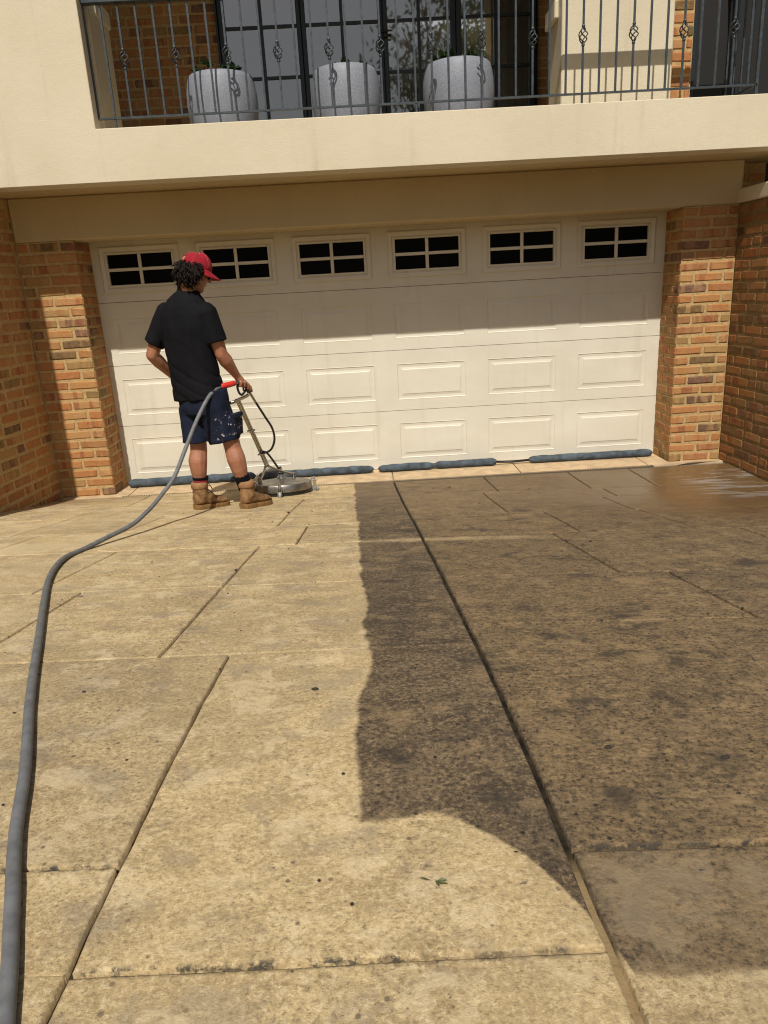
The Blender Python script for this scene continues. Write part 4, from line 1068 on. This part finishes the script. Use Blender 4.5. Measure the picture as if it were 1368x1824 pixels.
# cap
m = MB(); vs_, fs_ = [], []; nu, nv = 44, 14
for j in range(nv+1):
    el = (math.pi/2)*j/nv
    for k in range(nu):
        a = 2*math.pi*k/nu
        ca, sa = math.cos(a), math.sin(a)
        bulge = 1+.012*abs(math.cos(3*a))
        front = max(0, sa)
        vs_.append(H(.089*ca*math.cos(el)**.85*bulge, -.004+.108*sa*math.cos(el)**.85*bulge, .022+.012*front+(.098+.006*front)*math.sin(el)**.95))
for j in range(nv):
    for k in range(nu):
        a = 2*math.pi*(k+.5)/nu
        if math.sin(a) < -.88 and 1 <= j < 5: continue     # opening above the strap
        k2 = (k+1) % nu; fs_.append((j*nu+k, j*nu+k2, (j+1)*nu+k2, (j+1)*nu+k))
m.add(vs_, fs_); cap = soft(off(m).build('cap', MAT['cap'], man), 70); so = cap.modifiers.new('s', 'SOLIDIFY'); so.thickness = .003; so.offset = -1
m = MB(); vs_, fs_ = [], []
for j in range(7):
    t = j/6
    for k in range(19):
        a = rad(18+144*k/18); ca, sa = math.cos(a), math.sin(a)
        edge = math.sin(math.pi*k/18)**.6
        Lr = .078*t*edge
        vs_.append(H((.090+.012*t)*ca, -.004+.106*sa+Lr, .026+.010*sa-.020*t*edge*.9-.040*(ca*ca)*t))
for j in range(6):
    for k in range(18): fs_.append((j*19+k, j*19+k+1, (j+1)*19+k+1, (j+1)*19+k))
m.add(vs_, fs_); br = soft(off(m).build('brim', MAT['cap'], cap), 70); so = br.modifiers.new('s', 'SOLIDIFY'); so.thickness = .004
m = MB()
for q_ in range(6):
    a = q_*math.pi/3+math.pi/6
    pts = []
    for j in range(1 if math.sin(a) > -.8 else 8, 14):
        el = (math.pi/2)*j/14; front = max(0, math.sin(a))
        pts.append(H(.0905*math.cos(a)*math.cos(el)**.85, -.004+.1098*math.sin(a)*math.cos(el)**.85, .023+.012*front+(.0995+.006*front)*math.sin(el)**.95))
    m.tube(pts, .0010, 5)
m.sphere(H(0, -.004, .122), .007, 10, 6); off(m).build('seam', MAT['cap_thread'], cap, None, True)
m = MB()
for s_ in (-1, 1):
    m.tube([H(s_*.084, -.01, .014), H(s_*.084, .04, .014), H(s_*.072, .088, .012)], .0032, 6)
    m.sphere(H(s_*.036, .094, .004), (.032, .010, .022), 12, 8, hax)
off(m).build('sunglasses', MAT['lens'], man, None, True)

# ------------------------------------------------------------------ small things on the slabs
m = MB()
lx, ly = 2.305, -5.450
for (dx, dy, ang, L, w_) in ((-.016, .004, 2.85, .026, .0028), (0, 0, -.45, .026, .0032), (.008, .002, -.1, .020, .0026), (.004, -.002, -1.1, .015, .0025)):
    c0 = V((lx+dx*.3, ly+dy*.3, gz(lx, ly)+.004)); d = V((math.cos(ang), math.sin(ang), .12)); n_ = V((-math.sin(ang), math.cos(ang), .0))
    m.add([c0, c0+d*L*.5+n_*w_+V((0, 0, .003)), c0+d*L, c0+d*L*.5-n_*w_], [(0, 1, 2), (0, 2, 3)])
tag(m.build('leaf_sprig', simple('green_leaf', (.075, .085, .022), .5, 0, 0, var=.7, vscale=60)), 'tiny green and brown leaf sprig on the clean concrete near the camera', 'leaf')
m = MB(); rnd = random.Random(3)
for i in range(150):
    x, y = rnd.uniform(.9, 3.8), -rnd.uniform(.55, 5.75)
    r = rnd.uniform(.0015, .0042) if i > 9 else rnd.uniform(.005, .008)
    m.sphere((x, y, gz(x, y)+r*.5), (r*rnd.uniform(.8, 1.8), r, r*.6), 6, 4)
tag(m.build('grit', simple('dark_grit', (.03, .024, .018), .9)), 'scattered dark grit and seed pods on the concrete slabs', 'grit', kind='stuff')

# ------------------------------------------------------------------ trees across the street that the glass doors mirror
def tree(x, y, h, cr, seed, leafy, label):
    rnd = random.Random(seed); root = empty('street_tree', (x, y, .5)); tag(root, label, 'tree', 'trees across the street')
    t = MB(); tips = []
    def branch(p, d, L, r, dep):
        q = p+d*L; t.tube([p, p+d*L*.5+V((rnd.uniform(-.1, .1), rnd.uniform(-.1, .1), 0))*L*.3, q], [r, r*.85, r*.65], 7)
        if dep == 0: tips.append(q); return
        for _ in range(3 if dep > 1 else 4):
            nd = (d+V((rnd.uniform(-1, 1), rnd.uniform(-1, 1), rnd.uniform(-.1, .7)))*.75).normalized(); branch(q, nd, L*rnd.uniform(.55, .8), r*.6, dep-1)
    branch(V((0, 0, 0)), V((rnd.uniform(-.1, .1), 0, 1)).normalized(), h*.34, h*.018, 4)
    t.build('trunk', simple('bark', (.16, .12, .09), .9), root)
    c = MB()
    for q in tips:
        if leafy < 1 and rnd.random() > leafy: continue
        for _ in range(24):
            p = q+V((rnd.gauss(0, 1), rnd.gauss(0, 1), rnd.gauss(0, .8)))*cr; a = V((rnd.uniform(-1, 1), rnd.uniform(-1, 1), rnd.uniform(-1, 1))).normalized(); b_ = a.orthogonal().normalized(); s_ = rnd.uniform(.10, .2)
            c.add([p-a*s_, p+b_*s_*.4, p+a*s_, p-b_*s_*.4], [(0, 1, 2, 3)])
    if c.v: c.build('crown', simple('gum_leaves', (.22, .235, .145), .6, 0, 0, var=.5, vscale=.8), root)
tree(5.2, -27, 12.5, .75, 11, 1.0, 'broad leafy gum tree standing across the street')
tree(-4.5, -30, 12.0, .45, 12, .35, 'thin half bare tree standing across the street')
tree(11.5, -32, 14, .8, 13, 1.0, 'tall dense tree standing at the far right across the street')
